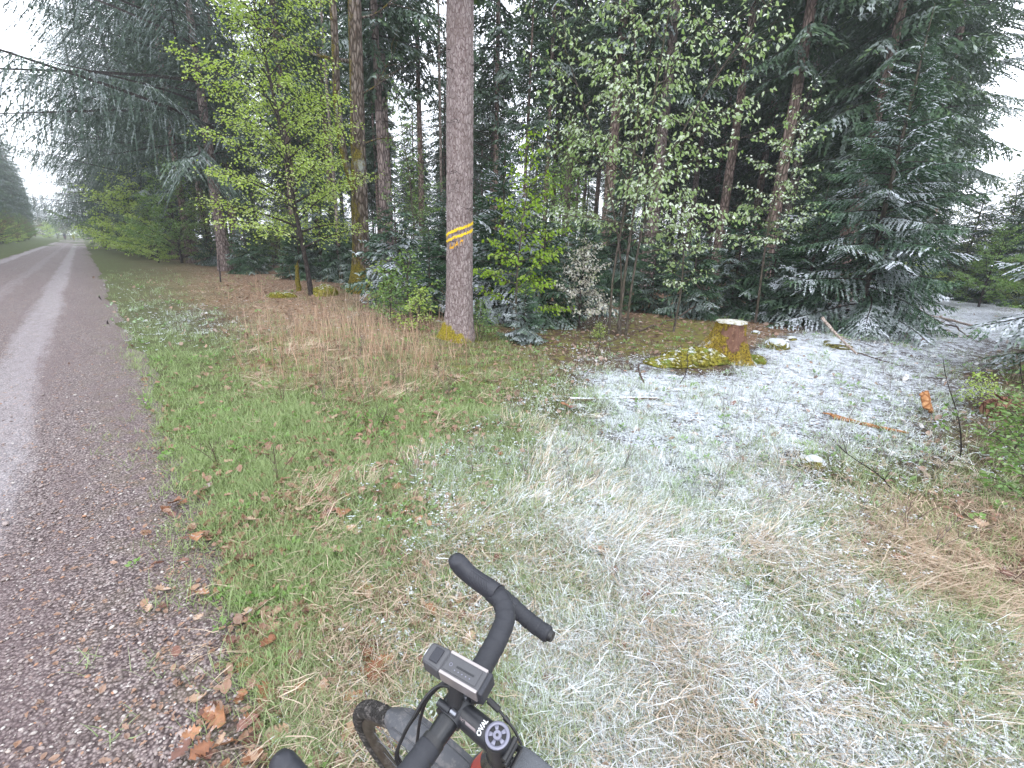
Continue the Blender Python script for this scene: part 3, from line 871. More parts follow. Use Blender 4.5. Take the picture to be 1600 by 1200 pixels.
TREES = [
    # px, py, width px, H, material, crown idx, label, snow
    (352, 422, 17, 22, 'bark_spruce', 1, 'grey spruce trunk with mossy foot behind the bushes left of the green hornbeam'),
    (300, 404, 13, 22, 'bark_far', 1, 'slim brown spruce trunk rising out of the dark bush beside the road'),
    (611, 440, 13, 22, 'bark_spruce', 2, 'right hand stem of the close pair of spruces right of the mossy oak'),
    (603, 445, 13, 24, 'bark_spruce', 1, 'left hand stem of the close pair of spruces right of the mossy oak'),
    (660, 436, 9.5, 22, 'bark_far', 2, 'reddish slim spruce trunk halfway between spruce pair and painted trunk'),
    (938, 452, 19, 23, 'bark_far', 2, 'pinkish brown spruce trunk seen through the hazel just left of its stems'),
    (1006, 458, 21, 23, 'bark_spruce', 1, 'tall spruce trunk leaning right in view behind the hazel leaves'),
    (1110, 460, 16, 21, 'bark_far', 2, 'reddish spruce trunk behind the mossy stump and hazel'),
    (1206, 462, 16, 22, 'bark_pale', 1, 'pale speckled trunk among dark young spruces'),
    (1275, 452, 12, 22, 'bark_far', 0, 'brown spruce trunk behind the big snowy young spruce, left one'),
    (1372, 448, 16, 23, 'bark_far', 0, 'dark spruce trunk rising behind the tip of the snowy young spruce'),
    (1392, 456, 13, 21, 'bark_far', 1, 'reddish leaning spruce trunk at the edge of the snowy path'),
    (1240, 440, 11, 22, 'bark_far', 3, 'thin brown spruce trunk deep behind the pale trunk'),
    (1424, 446, 15, 24, 'bark_far', 1, 'dark overhanging spruce beside the snowy forest path'),
    (1318, 470, 15, 24, 'bark_spruce', 3, 'large dark spruce with low sweeping boughs above the snowy young spruce'),
    (690, 440, 5, 18, 'bark_pale', None, 'very thin pale dead stem just left of the painted trunk'),
    (532, 436, 5, 16, 'bark_pale', None, 'very thin pale stem left of the mossy oak'),
    (845, 446, 8, 20, 'bark_far', 2, 'slim brown trunk between painted trunk and hazel'),
    (875, 440, 7, 20, 'bark_spruce', 2, 'slim grey trunk a little left of the hazel, in shade'),
    (770, 442, 9, 22, 'bark_far', 1, 'brown trunk close behind the painted trunk on its right'),
    (1065, 446, 10, 22, 'bark_spruce', 2, 'shaded grey trunk between hazel and mossy stump'),
    (1160, 450, 12, 23, 'bark_far', 1, 'shaded brown trunk left of the pale speckled trunk'),
]
occupied = [(pt_loc[0], pt_loc[1])]
for i, (px, py, w_, H_, mt, ci, lab) in enumerate(TREES):
    e, p, r, P_ = bare_trunk(px, py, w_, H_, MAT[mt], lab, LONG[i] if i < 2 else (TS[ci][1] if ci is not None else None), i, crot=0.0 if i < 2 else i * 1.3, snow=.35)
    occupied.append((p[0], p[1]))

# moss at the foot of the left grey trunk handled by its own material: a moss collar part would hide in the grass

FIR = [road_fir(61, 34, 4.0, 9.4), road_fir(62, 34, 3.0, 7.0)]
def rp(n, s):
    x, y = RN * n + RD * s
    return np.array([x, y, float(hgt(x, y))])
for k, (px, py, a, lab) in enumerate([(272, 405, 0, 'soft needled conifer nearest the camera whose long boughs hang over the road'),
                                  (222, 397, 1, 'soft needled conifer second along the right road edge'),
                                  (190, 391, 0, 'soft needled conifer third along the right road edge'),
                                  (166, 386, 1, 'hazy soft needled conifer fourth along the right road edge')]):
    q_ = P3(px, py)
    tree('larch_tree', FIR[a], q_, k * 2.1 + .4, 1.0, lab, snow=.35)
    occupied.append((q_[0], q_[1]))

# young spruces: px, py, archetype, scale, label, snow
YSP = [
    (622, 478, 3, 1.0, 'young spruce with snowy boughs between mossy oak and painted trunk', .8),
    (575, 452, 1, 1.0, 'small dark young spruce behind the foot of the mossy oak', .3),
    (672, 492, 1, .75, 'low bright green young spruce just left of the painted trunk', .3),
    (782, 500, 0, 1.12, 'young spruce with white tips close behind the painted trunk', 1.0),
    (845, 508, 3, .9, 'dark young spruce right of the bright beech sapling', .35),
    (818, 534, 1, .42, 'tiny spruce seedling at the foot of the beech sapling', .5),
    (905, 492, 0, .8, 'young spruce behind the white blossoming shrub', .35),
    (1015, 488, 1, .85, 'dark young spruce behind the hazel stems', .2),
    (1075, 497, 3, .80, 'low dark young spruce left behind the mossy stump', .3),
    (1140, 494, 0, .92, 'dark young spruce directly behind the mossy stump', .4),
    (1195, 498, 3, .95, 'dark young spruce at the foot of the pale speckled trunk', .4),
    (1250, 505, 0, .95, 'dark young spruce left of the big snowy one', .7),
    (1337, 512, 2, 1.18, 'biggest young spruce, its right side heavy with snow', .75),
    (1398, 492, 3, 1.0, 'snowy young spruce right behind the biggest one', .9),
    (1440, 466, 0, 1.2, 'young spruce at the far left side of the snowy path', .8),
    (470, 436, 0, .8, 'dark young spruce deep behind the green hornbeam', .2),
    (530, 440, 3, .8, 'dark young spruce left behind the mossy oak', .2),
    (740, 470, 0, 1.0, 'dark young spruce hidden behind the painted trunk', .4),
    (960, 470, 2, .85, 'tall young spruce in the shade behind the hazel', .3),
    (700, 452, 0, 1.1, 'shaded young spruce far back left of the painted trunk', .4),
]
for i, (px, py, a, sc_, lab, sn) in enumerate(YSP):
    tree('young_spruce', YS[a], P3(px, py), i * 1.7, sc_, lab, snow=sn)
# right edge spruces, finer twigs because they stand close
RS = young_spruce(31, 5.2, 1.75, 92, 'needle_yg', droop=.30, hang=.22, ds=.055, shoot=.075, w=.013)
for (x, y, rz, sc_, lab, sn) in [(8.9, 6.2, 0., 1.25, 'large dark spruce with drooping boughs cut by the right picture edge', .9),
                                 (11.4, 8.4, 2., .85, 'snow dusted spruce second along the right side of the path', 1.2),
                                 (13.4, 10.8, 1., .8, 'spruce third along the right side of the snowy path', 1.0),
                                 (17.0, 13.8, 3., .8, 'spruce fourth along the right side of the path', .8)]:
    tree('young_spruce', RS, np.array([x, y, float(hgt(x, y))]), rz, sc_, lab, snow=sn)

# hero hornbeam
pH = P3(487, 462)
HERO = broadleaf(41, 11.5, .075, 3.3, 60, .085, 6, .12, 28, 'leaf_hero', 'bark_dark',
                 path=[(0, 0, 0), (-.10, 0, 1.2), (-.28, 0, 2.6), (-.45, .1, 4.2), (-.75, .1, 6.5), (-1.0, 0, 9), (-1.1, 0, 11.5)], prof=lambda f: 1.0 - .55 * f if f > .15 else .75 + f * 1.6, layer=.45, sub=.42, dens=1.0, clump=.12)
tree('hornbeam_tree', HERO, pH, 0, 1, 'young hornbeam with curved dark stem and fresh yellow green leaves', snow=.4)
# bushes along the forest edge on the left
BU = [broadleaf(42, 4.2, .05, 2.6, 34, .085, 11, .04, 30, 'leaf_mid', 'bark_dark', dens=.9, layer=.3),
      broadleaf(43, 3.0, .04, 2.0, 30, .08, 12, .03, 25, 'leaf_hero', 'bark_dark', dens=1.0, layer=.4),
      broadleaf(44, 3.6, .04, 2.2, 30, .075, 7, .03, 35, 'leaf_red', 'bark_dark', dens=1.0, layer=.2),
      broadleaf(45, 3.8, .04, 2.2, 30, .08, 9, .03, 32, 'leaf_olive', 'bark_dark', dens=.9, layer=.2)]
for i, (px, py, a, sc_, lab) in enumerate([
        (285, 411, 0, 1.5, 'dark leafy bush at the foot of the slim road side trunk'), (240, 405, 1, 2.3, 'light green bush between the road and the dark leafy bush'),
        (200, 398, 1, 2.5, 'broad leafy bush close to the right road edge'), (168, 391, 0, 2.2, 'hazy light green bush where the road narrows'),
        (325, 414, 3, 1.2, 'olive bush below the grey spruce trunk with mossy foot'), (395, 424, 3, .7, 'low olive shrub under the hornbeam'), (440, 420, 0, .8, 'mid green shrub in the shade behind the hornbeam')]):
    tree('leafy_bush', BU[a], P3(px, py), i * 2.3, sc_, lab, 'bush', snow=.4)

# hazel, several stems, big loose pale leaves
hz_loc = P3(966, 522)
hz = link('hazel_tree', None, loc=hz_loc, label='many stemmed hazel with loose snow dusted pale green leaves', cat='tree')
HZ = [([(-.20, 0, 0), (-.22, .05, 1.2), (-.1, .1, 2.6), (.0, .2, 4.4), (-.5, .3, 7.2)], .022, 7.2, 2.8, 51, 18),
      ([(0, .02, 0), (.02, 0, 1.4), (.1, 0, 3), (.25, 0, 4.8), (.5, .1, 7.6)], .030, 7.6, 3.2, 52, 22),
      ([(.16, -.03, 0), (.17, -.1, 1.2), (.35, -.2, 2.8), (1.1, -.3, 4.6), (2.4, -.4, 6.6)], .022, 7, 2.8, 53, 20),
      ([(.05, .05, 0), (-.05, .2, 1.5), (-.5, .3, 3.2), (-1.3, .3, 5.0), (-2.0, .3, 6.5)], .020, 6.8, 2.6, 54, 15)]
for (path, r_, H_, spd, sd_, nl) in HZ:
    t_, c_ = broadleaf(sd_, H_, r_, spd, nl, .095, 4, .24, 22, 'leaf_dust', 'bark_thin', path=path, layer=.35, prof=lambda f: .85 - .3 * f, sub=.34, dens=.62, droop=1.0, clump=.06, width=.30)
    o = link('stem', t_, hz); o2 = link('crown', c_, hz); o2['snow_amount'] = .7

tree('beech_sapling', broadleaf(46, 3.9, .022, 1.15, 30, .085, 8, .12, 15, 'leaf_bright', 'bark_thin', layer=.2, dens=1.15, droop=.8, sub=.4), P3(806, 520), .3, 1.0, 'beech sapling with vivid green leaves beside the painted trunk', 'sapling', snow=.1)
tree('beech_sapling', broadleaf(47, 3.0, .02, .9, 22, .08, 6, .3, 20, 'leaf_dust', 'bark_thin', layer=.2, dens=.9, droop=.9), P3(1052, 518), 2, 1.0, 'thin leafy sapling between the hazel and the mossy stump', 'sapling', snow=.5)
tree('beech_sapling', broadleaf(48, 5.6, .03, 1.5, 30, .09, 6, .35, 20, 'leaf_dust', 'bark_thin', layer=.3, dens=.9, droop=.9), P3(1180, 505), 4, 1.0, 'tall loose sapling of pale leaves before the speckled trunk', 'sapling', snow=.9)
tree('beech_sapling', broadleaf(49, 6.5, .03, 1.4, 34, .08, 6, .3, 20, 'leaf_mid', 'bark_thin', layer=.3, dens=.9, droop=.7), P3(645, 462), 1, 1.0, 'tall thin sapling left behind the painted trunk', 'sapling', snow=.4)
tree('beech_sapling', broadleaf(50, 5.0, .03, 1.3, 34, .08, 8, .3, 20, 'leaf_mid', 'bark_thin', layer=.3, dens=.9, droop=.7), P3(880, 480), 1, 1.0, 'bushy green sapling in the shade left of the hazel', 'sapling', snow=.1)
WB = broadleaf(56, 1.9, .02, .95, 26, .07, 12, .1, 25, 'leaf_white', 'bark_dark', layer=.3, dens=1.4, droop=.9)
tree('blossom_shrub', WB, P3(905, 512), 0, 1, 'shrub white with blossom and snow between sapling and hazel', 'shrub', snow=1)
SH = [broadleaf(57, 1.0, .012, .65, 18, .07, 10, .05, 30, 'leaf_mid', 'bark_thin', layer=.2, dens=1.6, droop=.4),
      broadleaf(58, .8, .01, .5, 16, .065, 12, .05, 30, 'leaf_hero', 'bark_thin', layer=.2, dens=1.6, droop=.4)]
for i, (px, py, a, sc_, lab) in enumerate([
        (640, 500, 0, 1.5, 'leafy shrub just left of the painted trunk foot'), (600, 478, 1, 1.5, 'light green shrub against the foot of the mossy oak'), (655, 515, 1, 1.0, 'small shrub in brown stalks left of the painted trunk'),
        (750, 528, 0, .7, 'low shrub touching the right side of the painted trunk foot'), (610, 505, 0, 1.0, 'low leafy shrub between oak and painted trunk'), (1590, 690, 0, .6, 'leafy shrub near the rotten log at the right edge'), (1575, 725, 0, .6, 'light green shrub low on the right edge'),
        (1598, 790, 0, .6, 'small shrub above the dead straw on the right'), (1525, 640, 1, .5, 'tiny green shrub between rotten log and snow'), (935, 530, 1, .4, 'tiny green plant left of the hazel stems')]):
    tree('leafy_shrub', SH[a], P3(px, py), i * 2.3, sc_, lab, 'shrub', snow=.3)

# ------------------------------------------------------------------ the forest behind, and the trees across the road
rs = np.random.default_rng(99)
cnt = 0
def where(x, y):
    px = 800 + 720 * (np.array([x, y, -1.0]) @ c_r) / (np.array([x, y, -1.0]) @ c_f)
    for lim, ph in ((330, 'behind the grey mossy footed trunk'), (480, 'behind the hornbeam'), (590, 'behind the mossy oak'), (695, 'between mossy oak and painted trunk'), (820, 'behind painted trunk and beech sapling'),
                    (925, 'left behind the hazel stems'), (1060, 'right behind the hazel stems'), (1180, 'beyond the mossy stump'), (1290, 'around the pale speckled trunk'), (1400, 'behind the biggest snowy spruce')):
        if px < lim: return ph
    return 'beside the snowy path'
def road_n(x, y): return x * RN[0] + y * RN[1], x * RD[0] + y * RD[1]
pathdir = nrm(gp(1450, 472) - gp(1400, 600)); pathn = np.array([pathdir[1], -pathdir[0]]); patho = gp(1430, 530)
def off_path(x, y): return (np.array([x, y]) - patho) @ pathn
def front_ok(x, y):
    n, s = road_n(x, y)
    az = math.degrees(math.atan2(x, y)); r = math.hypot(x, y)
    if n < 5.5: return False
    fr = np.interp(az, [-43, -35, -20, -5, 8, 25, 34, 50], [34, 30, 24, 19, 18, 18, 17.5, 12])
    if r < fr: return False
    if abs(off_path(x, y)) < 2.3 and r < 30: return False
    if off_path(x, y) > -1.5 or az > 43: return False
    return True
group = 'spruces standing in the shade of the forest'
placed = list(occupied)
for it in range(9000):
    if cnt >= 150: break
    az = math.radians(rs.uniform(-45, 62)); r = 14 + 62 * rs.uniform(0, 1) ** 1.15
    x, y = r * math.sin(az), r * math.cos(az)
    if not front_ok(x, y): continue
    md = 2.1 + r * .012
    if min((x - a) ** 2 + (y - b) ** 2 for a, b in placed) < md * md: continue
    placed.append((x, y))
    k = int(rs.choice([1, 1, 2, 2, 0]))
    if math.degrees(az) > 14: k = int(rs.choice([0, 0, 1, 3]))
    if 3 < math.degrees(az) < 20:
        k = int(rs.choice([1, 2, 2]))
        if r < 27: continue
    if math.degrees(az) < -22: k = int(rs.choice([0, 1, 1]))
    adeg = math.degrees(az); sc_ = rs.uniform(.8, 1.12)
    if -17 < adeg < -8 or -4.5 < adeg < 3:
        k = 2; sc_ = rs.uniform(.45, .68)
    tree('spruce_tree', TS[k], np.array([x, y, float(hgt(x, y))]), rs.uniform(0, 6.28), sc_,
         ('full crowned' if k in (0, 3) else 'bare stemmed') + ' spruce ' + ('in the front rows ' if r < 30 else 'deeper in the forest ' if r < 48 else 'far back in the forest ') + where(x, y), 'tree', group, .3)
    cnt += 1
# understory
SAP = [broadleaf(71, 6.5, .03, 1.9, 34, .10, 6, .2, 25, 'leaf_sap', 'bark_thin', layer=.3, dens=.7, droop=.6, clump=.1), broadleaf(72, 5.0, .025, 1.6, 30, .10, 6, .15, 25, 'leaf_sap', 'bark_thin', layer=.3, dens=.7, droop=.6, clump=.1)]
cu = 0
for it in range(6000):
    if cu >= 210: break
    az = math.radians(rs.uniform(-42, 58)); r = 17 + 48 * rs.uniform(0, 1)
    x, y = r * math.sin(az), r * math.cos(az)
    if not front_ok(x, y) or min((x - a) ** 2 + (y - b) ** 2 for a, b in placed) < 1.2 ** 2: continue
    placed.append((x, y))
    if rs.random() < .20 and r < 36:
        tree('sapling_tree', SAP[int(rs.integers(2))], np.array([x, y, float(hgt(x, y))]), rs.uniform(0, 6), rs.uniform(.7, 1.2), 'thin leafy sapling with pale spring leaves ' + where(x, y), 'sapling', 'leafy saplings in the forest', .3)
    elif rs.random() < .66:
        tree('young_spruce', YS[int(rs.integers(4))], np.array([x, y, float(hgt(x, y))]), rs.uniform(0, 6), rs.uniform(.6, 1.15), 'young spruce ' + ('growing ' if r < 32 else 'far back ') + 'in the forest shade ' + where(x, y), 'tree', 'young spruces in the forest shade', .35)
    else:
        tree('leafy_bush', BU[int(rs.choice([0, 0, 3, 2]))], np.array([x, y, float(hgt(x, y))]), rs.uniform(0, 6), rs.uniform(.5, .8), 'leafy bush ' + ('growing ' if r < 32 else 'far back ') + 'in the forest shade ' + where(x, y), 'bush', 'bushes in the forest shade', .3)
    cu += 1
# left of the road
for i in range(40):
    s = 30 + i * 4.0 + rs.uniform(-1.5, 1.5); n = -rs.uniform(9.5, 13)
    p = rp(n, s)
    tree('spruce_tree', TS[int(rs.choice([0, 3, 3]))], p, rs.uniform(0, 6), rs.uniform(.75, 1.15), 'spruce in the row of trees across the road', 'tree', 'spruces across the road', .3)
BG = 'bushes lining the far side of the road'
for i in range(34):
    s = 30 + i * 3.6 + rs.uniform(-1, 1); n = -rs.uniform(7.6, 9.6)
    tree('leafy_bush', BU[[3, 0, 3, 2, 2, 1][i % 6]], rp(n, s), rs.uniform(0, 6), rs.uniform(.9, 1.3), 'bush in the row lining the far side of the road', 'bush', BG, .4)
for i in range(22):       # the right edge of the road further on
    s = 46 + i * 6 + rs.uniform(-1, 1)
    tree('spruce_tree', TS[3], rp(rs.uniform(5.0, 8), s), rs.uniform(0, 6), rs.uniform(.75, 1.0), 'hazy spruce in the row along the distant right road edge', 'tree', 'spruces along the distant road', .3)
    tree('leafy_bush', BU[[1, 0][i % 2]], rp(rs.uniform(3.2, 4.2), s - 6), rs.uniform(0, 6), rs.uniform(.8, 1.2), 'leafy bush along the distant right road edge', 'bush', 'bushes along the distant road', .4)
for i in range(14):       # the end of the view
    tree('spruce_tree', TS[i % 2 * 3], rp(-14 + i * 2.0, 235 + rs.uniform(-8, 8)), rs.uniform(0, 6), rs.uniform(.5, .7), 'hazy spruce closing the far end of the road', 'tree', 'spruces at the end of the road', .3)
for i in range(16):
    tree('leafy_bush', BU[[0, 2, 3, 1][i % 4]], rp(-12 + i * 1.6, 205 + (i % 3) * 6), i, 1.6, 'hazy bush closing the far end of the road', 'bush', 'bushes at the end of the road', .3)
# right of the path
for i in range(30):
    t = rs.uniform(4, 45); o_ = rs.uniform(4.2, 15)
    x, y = patho + pathdir * t + pathn * o_
    tree('spruce_tree', TS[int(rs.choice([0, 3]))], np.array([x, y, float(hgt(x, y))]), rs.uniform(0, 6), rs.uniform(.16, .24) if o_ < 8 else rs.uniform(.20, .28), 'spruce in the stand to the right of the snowy path', 'tree', 'spruces right of the path', .6)
for i, (t, o_, a) in enumerate([(13, 1.6, 0), (15, -.6, 1), (17, .8, 3), (19, 2.4, 0), (16, -2.2, 1), (22, 0, 0), (9, 2.7, 3), (6, 3.0, 0)]):
    x, y = patho + pathdir * t + pathn * o_
    tree('leafy_bush', BU[a], np.array([x, y, float(hgt(x, y))]), i, .75, 'leafy bush closing the end of the snowy path', 'bush', 'bushes at the end of the path', .4)
for i, (px, py, kind_, sc_, lab) in enumerate([(1492, 466, 0, 1.0, 'young spruce at the far end of the path, left one'), (1535, 470, 1, 1.5, 'leafy bush at the far right end of the path'), (1575, 476, 0, 1.15, 'young spruce at the far end of the path close to the right edge'),
                                           (1610, 482, 0, 1.2, 'spruce at the far end of the path beyond the right edge'), (1468, 460, 1, 1.3, 'leafy bush closing the path left of the far spruces'), (1555, 468, 0, 1.3, 'taller young spruce behind the far leafy bush at right')]):
    if kind_ == 0: tree('young_spruce', YS[2], P3(px, py), i, sc_, lab, snow=.5)
    else: tree('leafy_bush', BU[3], P3(px, py), i, sc_, lab, 'bush', snow=.4)

# ------------------------------------------------------------------ ground cover: instanced blades, leaves, snow
def scatter(name, protos, pos, rot, scl, idx, tint, label, parent=None):
    me = bpy.data.meshes.new(name)
    n = len(pos)
    me.vertices.add(n); me.vertices.foreach_set('co', np.asarray(pos, np.float32).ravel())
    for nm, typ, key, arr in (('rot', 'FLOAT_VECTOR', 'vector', rot), ('scl', 'FLOAT_VECTOR', 'vector', scl), ('idx', 'INT', 'value', idx), ('shade', 'FLOAT_COLOR', 'color', tint)):
        a = me.attributes.new(nm, typ, 'POINT')
        a.data.foreach_set(key, np.asarray(arr, np.int32 if typ == 'INT' else np.float32).ravel())
    me.update()
    o = link(name, me, parent, kind='stuff', label=label)
    ng = bpy.data.node_groups.new(name, 'GeometryNodeTree')
    ng.interface.new_socket('Geometry', in_out='INPUT', socket_type='NodeSocketGeometry')
    ng.interface.new_socket('Geometry', in_out='OUTPUT', socket_type='NodeSocketGeometry')
    N_ = ng.nodes; L_ = ng.links
    gi = N_.new('NodeGroupInput'); go = N_.new('NodeGroupOutput')
    iop = N_.new('GeometryNodeInstanceOnPoints')
    iop.inputs['Pick Instance'].default_value = True
    L_.new(gi.outputs[0], iop.inputs['Points'])
    jn = N_.new('GeometryNodeJoinGeometry')
    for pr in reversed(protos):
        oi = N_.new('GeometryNodeObjectInfo'); oi.inputs['Object'].default_value = pr; oi.inputs['As Instance'].default_value = True
        L_.new(oi.outputs['Geometry'], jn.inputs[0])
    L_.new(jn.outputs[0], iop.inputs['Instance'])
    def na(nm, typ):
        a = N_.new('GeometryNodeInputNamedAttribute'); a.data_type = typ; a.inputs[0].default_value = nm
        return a.outputs[0]
    L_.new(na('idx', 'INT'), iop.inputs['Instance Index'])
    er = N_.new('FunctionNodeEulerToRotation'); L_.new(na('rot', 'FLOAT_VECTOR'), er.inputs[0])
    L_.new(er.outputs[0], iop.inputs['Rotation'])
    L_.new(na('scl', 'FLOAT_VECTOR'), iop.inputs['Scale'])
    L_.new(iop.outputs[0], go.inputs[0])
    md = o.modifiers.new('scatter', 'NODES'); md.node_group = ng
    return o


def proto(name, g, mats, smooth=False):
    return bpy.data.objects.new(name, g.mesh(name, mats, smooth))


def mat_blade(name, c0, c1, tipc, snowk=1.0, trans=.3, tinted=True, snowcol=(.80, .84, .88)):
    m = M(name)
    a = m.sep(m.attr('tint').outputs['Color'])
    i_ = m.sep(m.attr('shade', 'INSTANCER').outputs['Color'])
    col = m.mix(m.math('ADD', m.math('MULTIPLY', a[0], .5), m.math('MULTIPLY', i_[1], .5)), c0, c1)
    col = m.mix(m.math('MULTIPLY', a[2], .6), col, tipc)
    # snow lies along the upper side of the blades, in flecks
    fl = m.math('ADD', m.math('MULTIPLY', m.noise(26., m.pos(), 3, .6), .65), m.math('MULTIPLY', a[1], .35))
    thr = m.n('MapRange', {0: i_[0], 1: 0.0, 2: 1.0, 3: .88, 4: .28}).outputs[0]
    f = m.sstep(m.math('SUBTRACT', fl, thr), -.04, .10)
    up = m.sstep(m.nz(), -.25, .35, .15, 1)
    dust = m.math('MULTIPLY', i_[0], .30)
    col = m.mix(dust, col, (.52, .58, .56))
    col = m.mix(m.math('MULTIPLY', m.math('MULTIPLY', f, up), snowk), col, snowcol)
    d = m.n('BsdfDiffuse', {'Color': col}).outputs[0]
    t = m.n('BsdfTranslucent', {'Color': col}).outputs[0]
    g = m.n('BsdfGlossy', {'Color': (1, 1, 1), 'Roughness': .4}).outputs[0]
    sh = m.n('MixShader', {0: trans, 1: d, 2: t}).outputs[0]
    return m.done(m.n('MixShader', {0: .04, 1: sh, 2: g}).outputs[0])


MAT['grass'] = mat_blade('green grass blades', (.12, .19, .045), (.30, .39, .14), (.38, .46, .22), .9)
MAT['straw'] = mat_blade('dead straw blades', (.38, .27, .18), (.70, .55, .42), (.76, .64, .52), 1.0, .2)
MAT['stalk'] = mat_blade('brown dead stalks', (.22, .11, .07), (.48, .30, .19), (.62, .47, .33), .15, .1)
MAT['twig'] = mat_blade('thin dark twigs', (.05, .03, .028), (.12, .075, .065), (.17, .11, .09), .15, .05)
MAT['herb'] = mat_blade('small green herb leaves', (.10, .22, .03), (.20, .36, .07), (.28, .42, .13), .35, .4)
MAT['litter'] = mat_blade('brown fallen leaves', (.15, .065, .035), (.36, .20, .125), (.40, .30, .24), .55, .2)
MAT['moss_tuft'] = mat_blade('yellow green moss', (.13, .12, .01), (.32, .30, .035), (.42, .40, .07), .25, .2)


def blades(g, n, L, w, lean, curl, rs, spread=.03, mi=0, segs=4, dirfix=None, z0=0.0, kink=0.0):
    for i in range(n):
        a = rs.uniform(0, 2 * PI) if dirfix is None else dirfix + rs.normal(0, .35)
        d = np.array([math.cos(a), math.sin(a), 0]); l = L * rs.uniform(.5, 1.2)
        ln = lean * rs.uniform(.2, 1.4)
        q = np.linspace(0, 1, segs + 1)
        th = ln + curl * q * rs.uniform(.4, 1.5)
        dx = np.cumsum(np.r_[0, np.sin(th[:-1])]) * l / segs; dz = np.cumsum(np.r_[0, np.cos(th[:-1])]) * l / segs
        base = np.array([rs.normal(0, spread), rs.normal(0, spread), -.01 + z0 * rs.uniform(0, 1)])
        side = np.array([-d[1], d[0], 0]); tw = rs.uniform(-.9, .9)
        sv = side * math.cos(tw) + np.array([0, 0, 1]) * math.sin(tw) * .5
        wob = (rs.normal(0, .04, segs + 1).cumsum() * kink * l)[:, None] * side
        C_ = base + d * dx[:, None] + np.array([0, 0, 1]) * np.maximum(dz, -.9 * l)[:, None] + wob
        C_[:, 2] = np.maximum(C_[:, 2], .004 + .006 * (i % 4))
        W = (w * rs.uniform(.6, 1.2) * np.clip(1 - q ** 2, .06, 1) * .5)[:, None]
        V = np.stack([C_ - sv * W, C_ + sv * W], 1).reshape(-1, 3)
        k = np.arange(segs) * 2
        F = np.stack([k, k + 1, k + 3, k + 2], 1)
        r = rs.uniform(0, 1); s_ = rs.uniform(0, 1)
        T = np.stack([np.full(2 * segs + 2, r), np.full(2 * segs + 2, s_), q.repeat(2)], 1)
        g.add(V, F, mi, T)


rs = np.random.default_rng(5)
def mk(fn, k): 
    out = []
    for i in range(k):
        g = G(); fn(g, i); out.append(g)
    return out
PR = {}
PR['grass'] = [proto('grass_tuft', g, MAT['grass']) for g in mk(lambda g, i: blades(g, 13, .085 + .02 * (i % 3), .0042, .45, .8, rs, .035), 6)]
PR['longgrass'] = [proto('grass_tuft', g, MAT['grass']) for g in mk(lambda g, i: blades(g, 16, .20, .0055, .5, 1.1, rs, .03, segs=5), 4)]
PR['straw'] = [proto('straw_tuft', g, MAT['straw']) for g in mk(lambda g, i: blades(g, 15, .17, .0058, 1.2, .5, rs, .06, segs=5, dirfix=0.0, z0=.02, kink=.5), 6)]
PR['stalk'] = [proto('stalk', g, MAT['stalk']) for g in mk(lambda g, i: blades(g, 4, .42, .0055, .22, .25, rs, .07, segs=4, kink=.5), 6)]


def twig_bush(g, i, h=.45):
    for k in range(3):
        a = rs.uniform(0, 6.3); d = np.array([math.cos(a) * .3, math.sin(a) * .3, 1.0]); l = h * rs.uniform(.6, 1.1)
        q = np.linspace(0, 1, 5)[:, None]
        pts = d * q * l + np.array([math.cos(a), math.sin(a), 0]) * q ** 2 * rs.uniform(-.1, .15)
        add_tube(g, pts, [.0035, .003, .0025, .002, .0012], 3, 0, (rs.uniform(), rs.uniform(), .2), cap=False)
        for j in range(5):
            u = rs.uniform(.3, .95); b = pts[int(u * 4)]; a2 = rs.uniform(0, 6.3); l2 = rs.uniform(.05, .16)
            e_ = b + np.array([math.cos(a2) * .7, math.sin(a2) * .7, .8]) * l2
            add_tube(g, [b, (b + e_) / 2 + rs.normal(0, .006, 3), e_], [.002, .0016, .001], 3, 0, (rs.uniform(), rs.uniform(), .6), cap=False)
PR['twig'] = [proto('twig', g, MAT['twig']) for g in mk(twig_bush, 5)]


def herb(g, i):
    n = 9
    a = rs.uniform(0, 2 * PI, n); el = rs.uniform(.1, .9, n); r = rs.uniform(.0, .03, n)
    P_ = np.stack([np.cos(a) * r, np.sin(a) * r, rs.uniform(.01, .05, n)], 1)
    D = np.stack([np.cos(a) * np.cos(el), np.sin(a) * np.cos(el), np.sin(el)], 1)
    leaves(g, P_, D, .045, 0, .30, rs, up=1.2)
PR['herb'] = [proto('herb', g, MAT['herb']) for g in mk(herb, 4)]


def leaf_shape(g, rs, size=.08, lobes=True, curl=.35, cut=.22):
    n = 7
    t = np.linspace(0, 1, n)
    w = np.sin(t * PI) ** .7 * .34
    if lobes: w = w * (1 - cut + cut * np.cos(np.arange(n) * PI)) * (1 + .15 * rs.normal(0, 1, n))
    w[0] = .02; w[-1] = .03
    cu = rs.uniform(-curl, curl * 1.6); fo = rs.uniform(.1, .7)
    x = t - .5; z = cu * (x ** 2 - .05) + rs.normal(0, .02, n)
    mid = np.stack([x, rs.normal(0, .015, n), z], 1)
    Lf = mid + np.stack([np.zeros(n), w, w * fo + rs.normal(0, .03, n)], 1)
    Rt = mid + np.stack([np.zeros(n), -w, w * fo * rs.uniform(.3, 1.2) + rs.normal(0, .03, n)], 1)
    V = np.concatenate([mid, Lf, Rt]) * size
    k = np.arange(n - 1)
    F = np.concatenate([np.stack([k, k + 1, k + 1 + n, k + n], 1), np.stack([k, k + 2 * n, k + 1 + 2 * n, k + 1], 1)])
    T = np.stack([np.full(3 * n, rs.uniform()), np.full(3 * n, rs.uniform()), np.r_[np.full(n, .1), np.full(2 * n, .5)]], 1)
    g.add(V, F, 0, T)
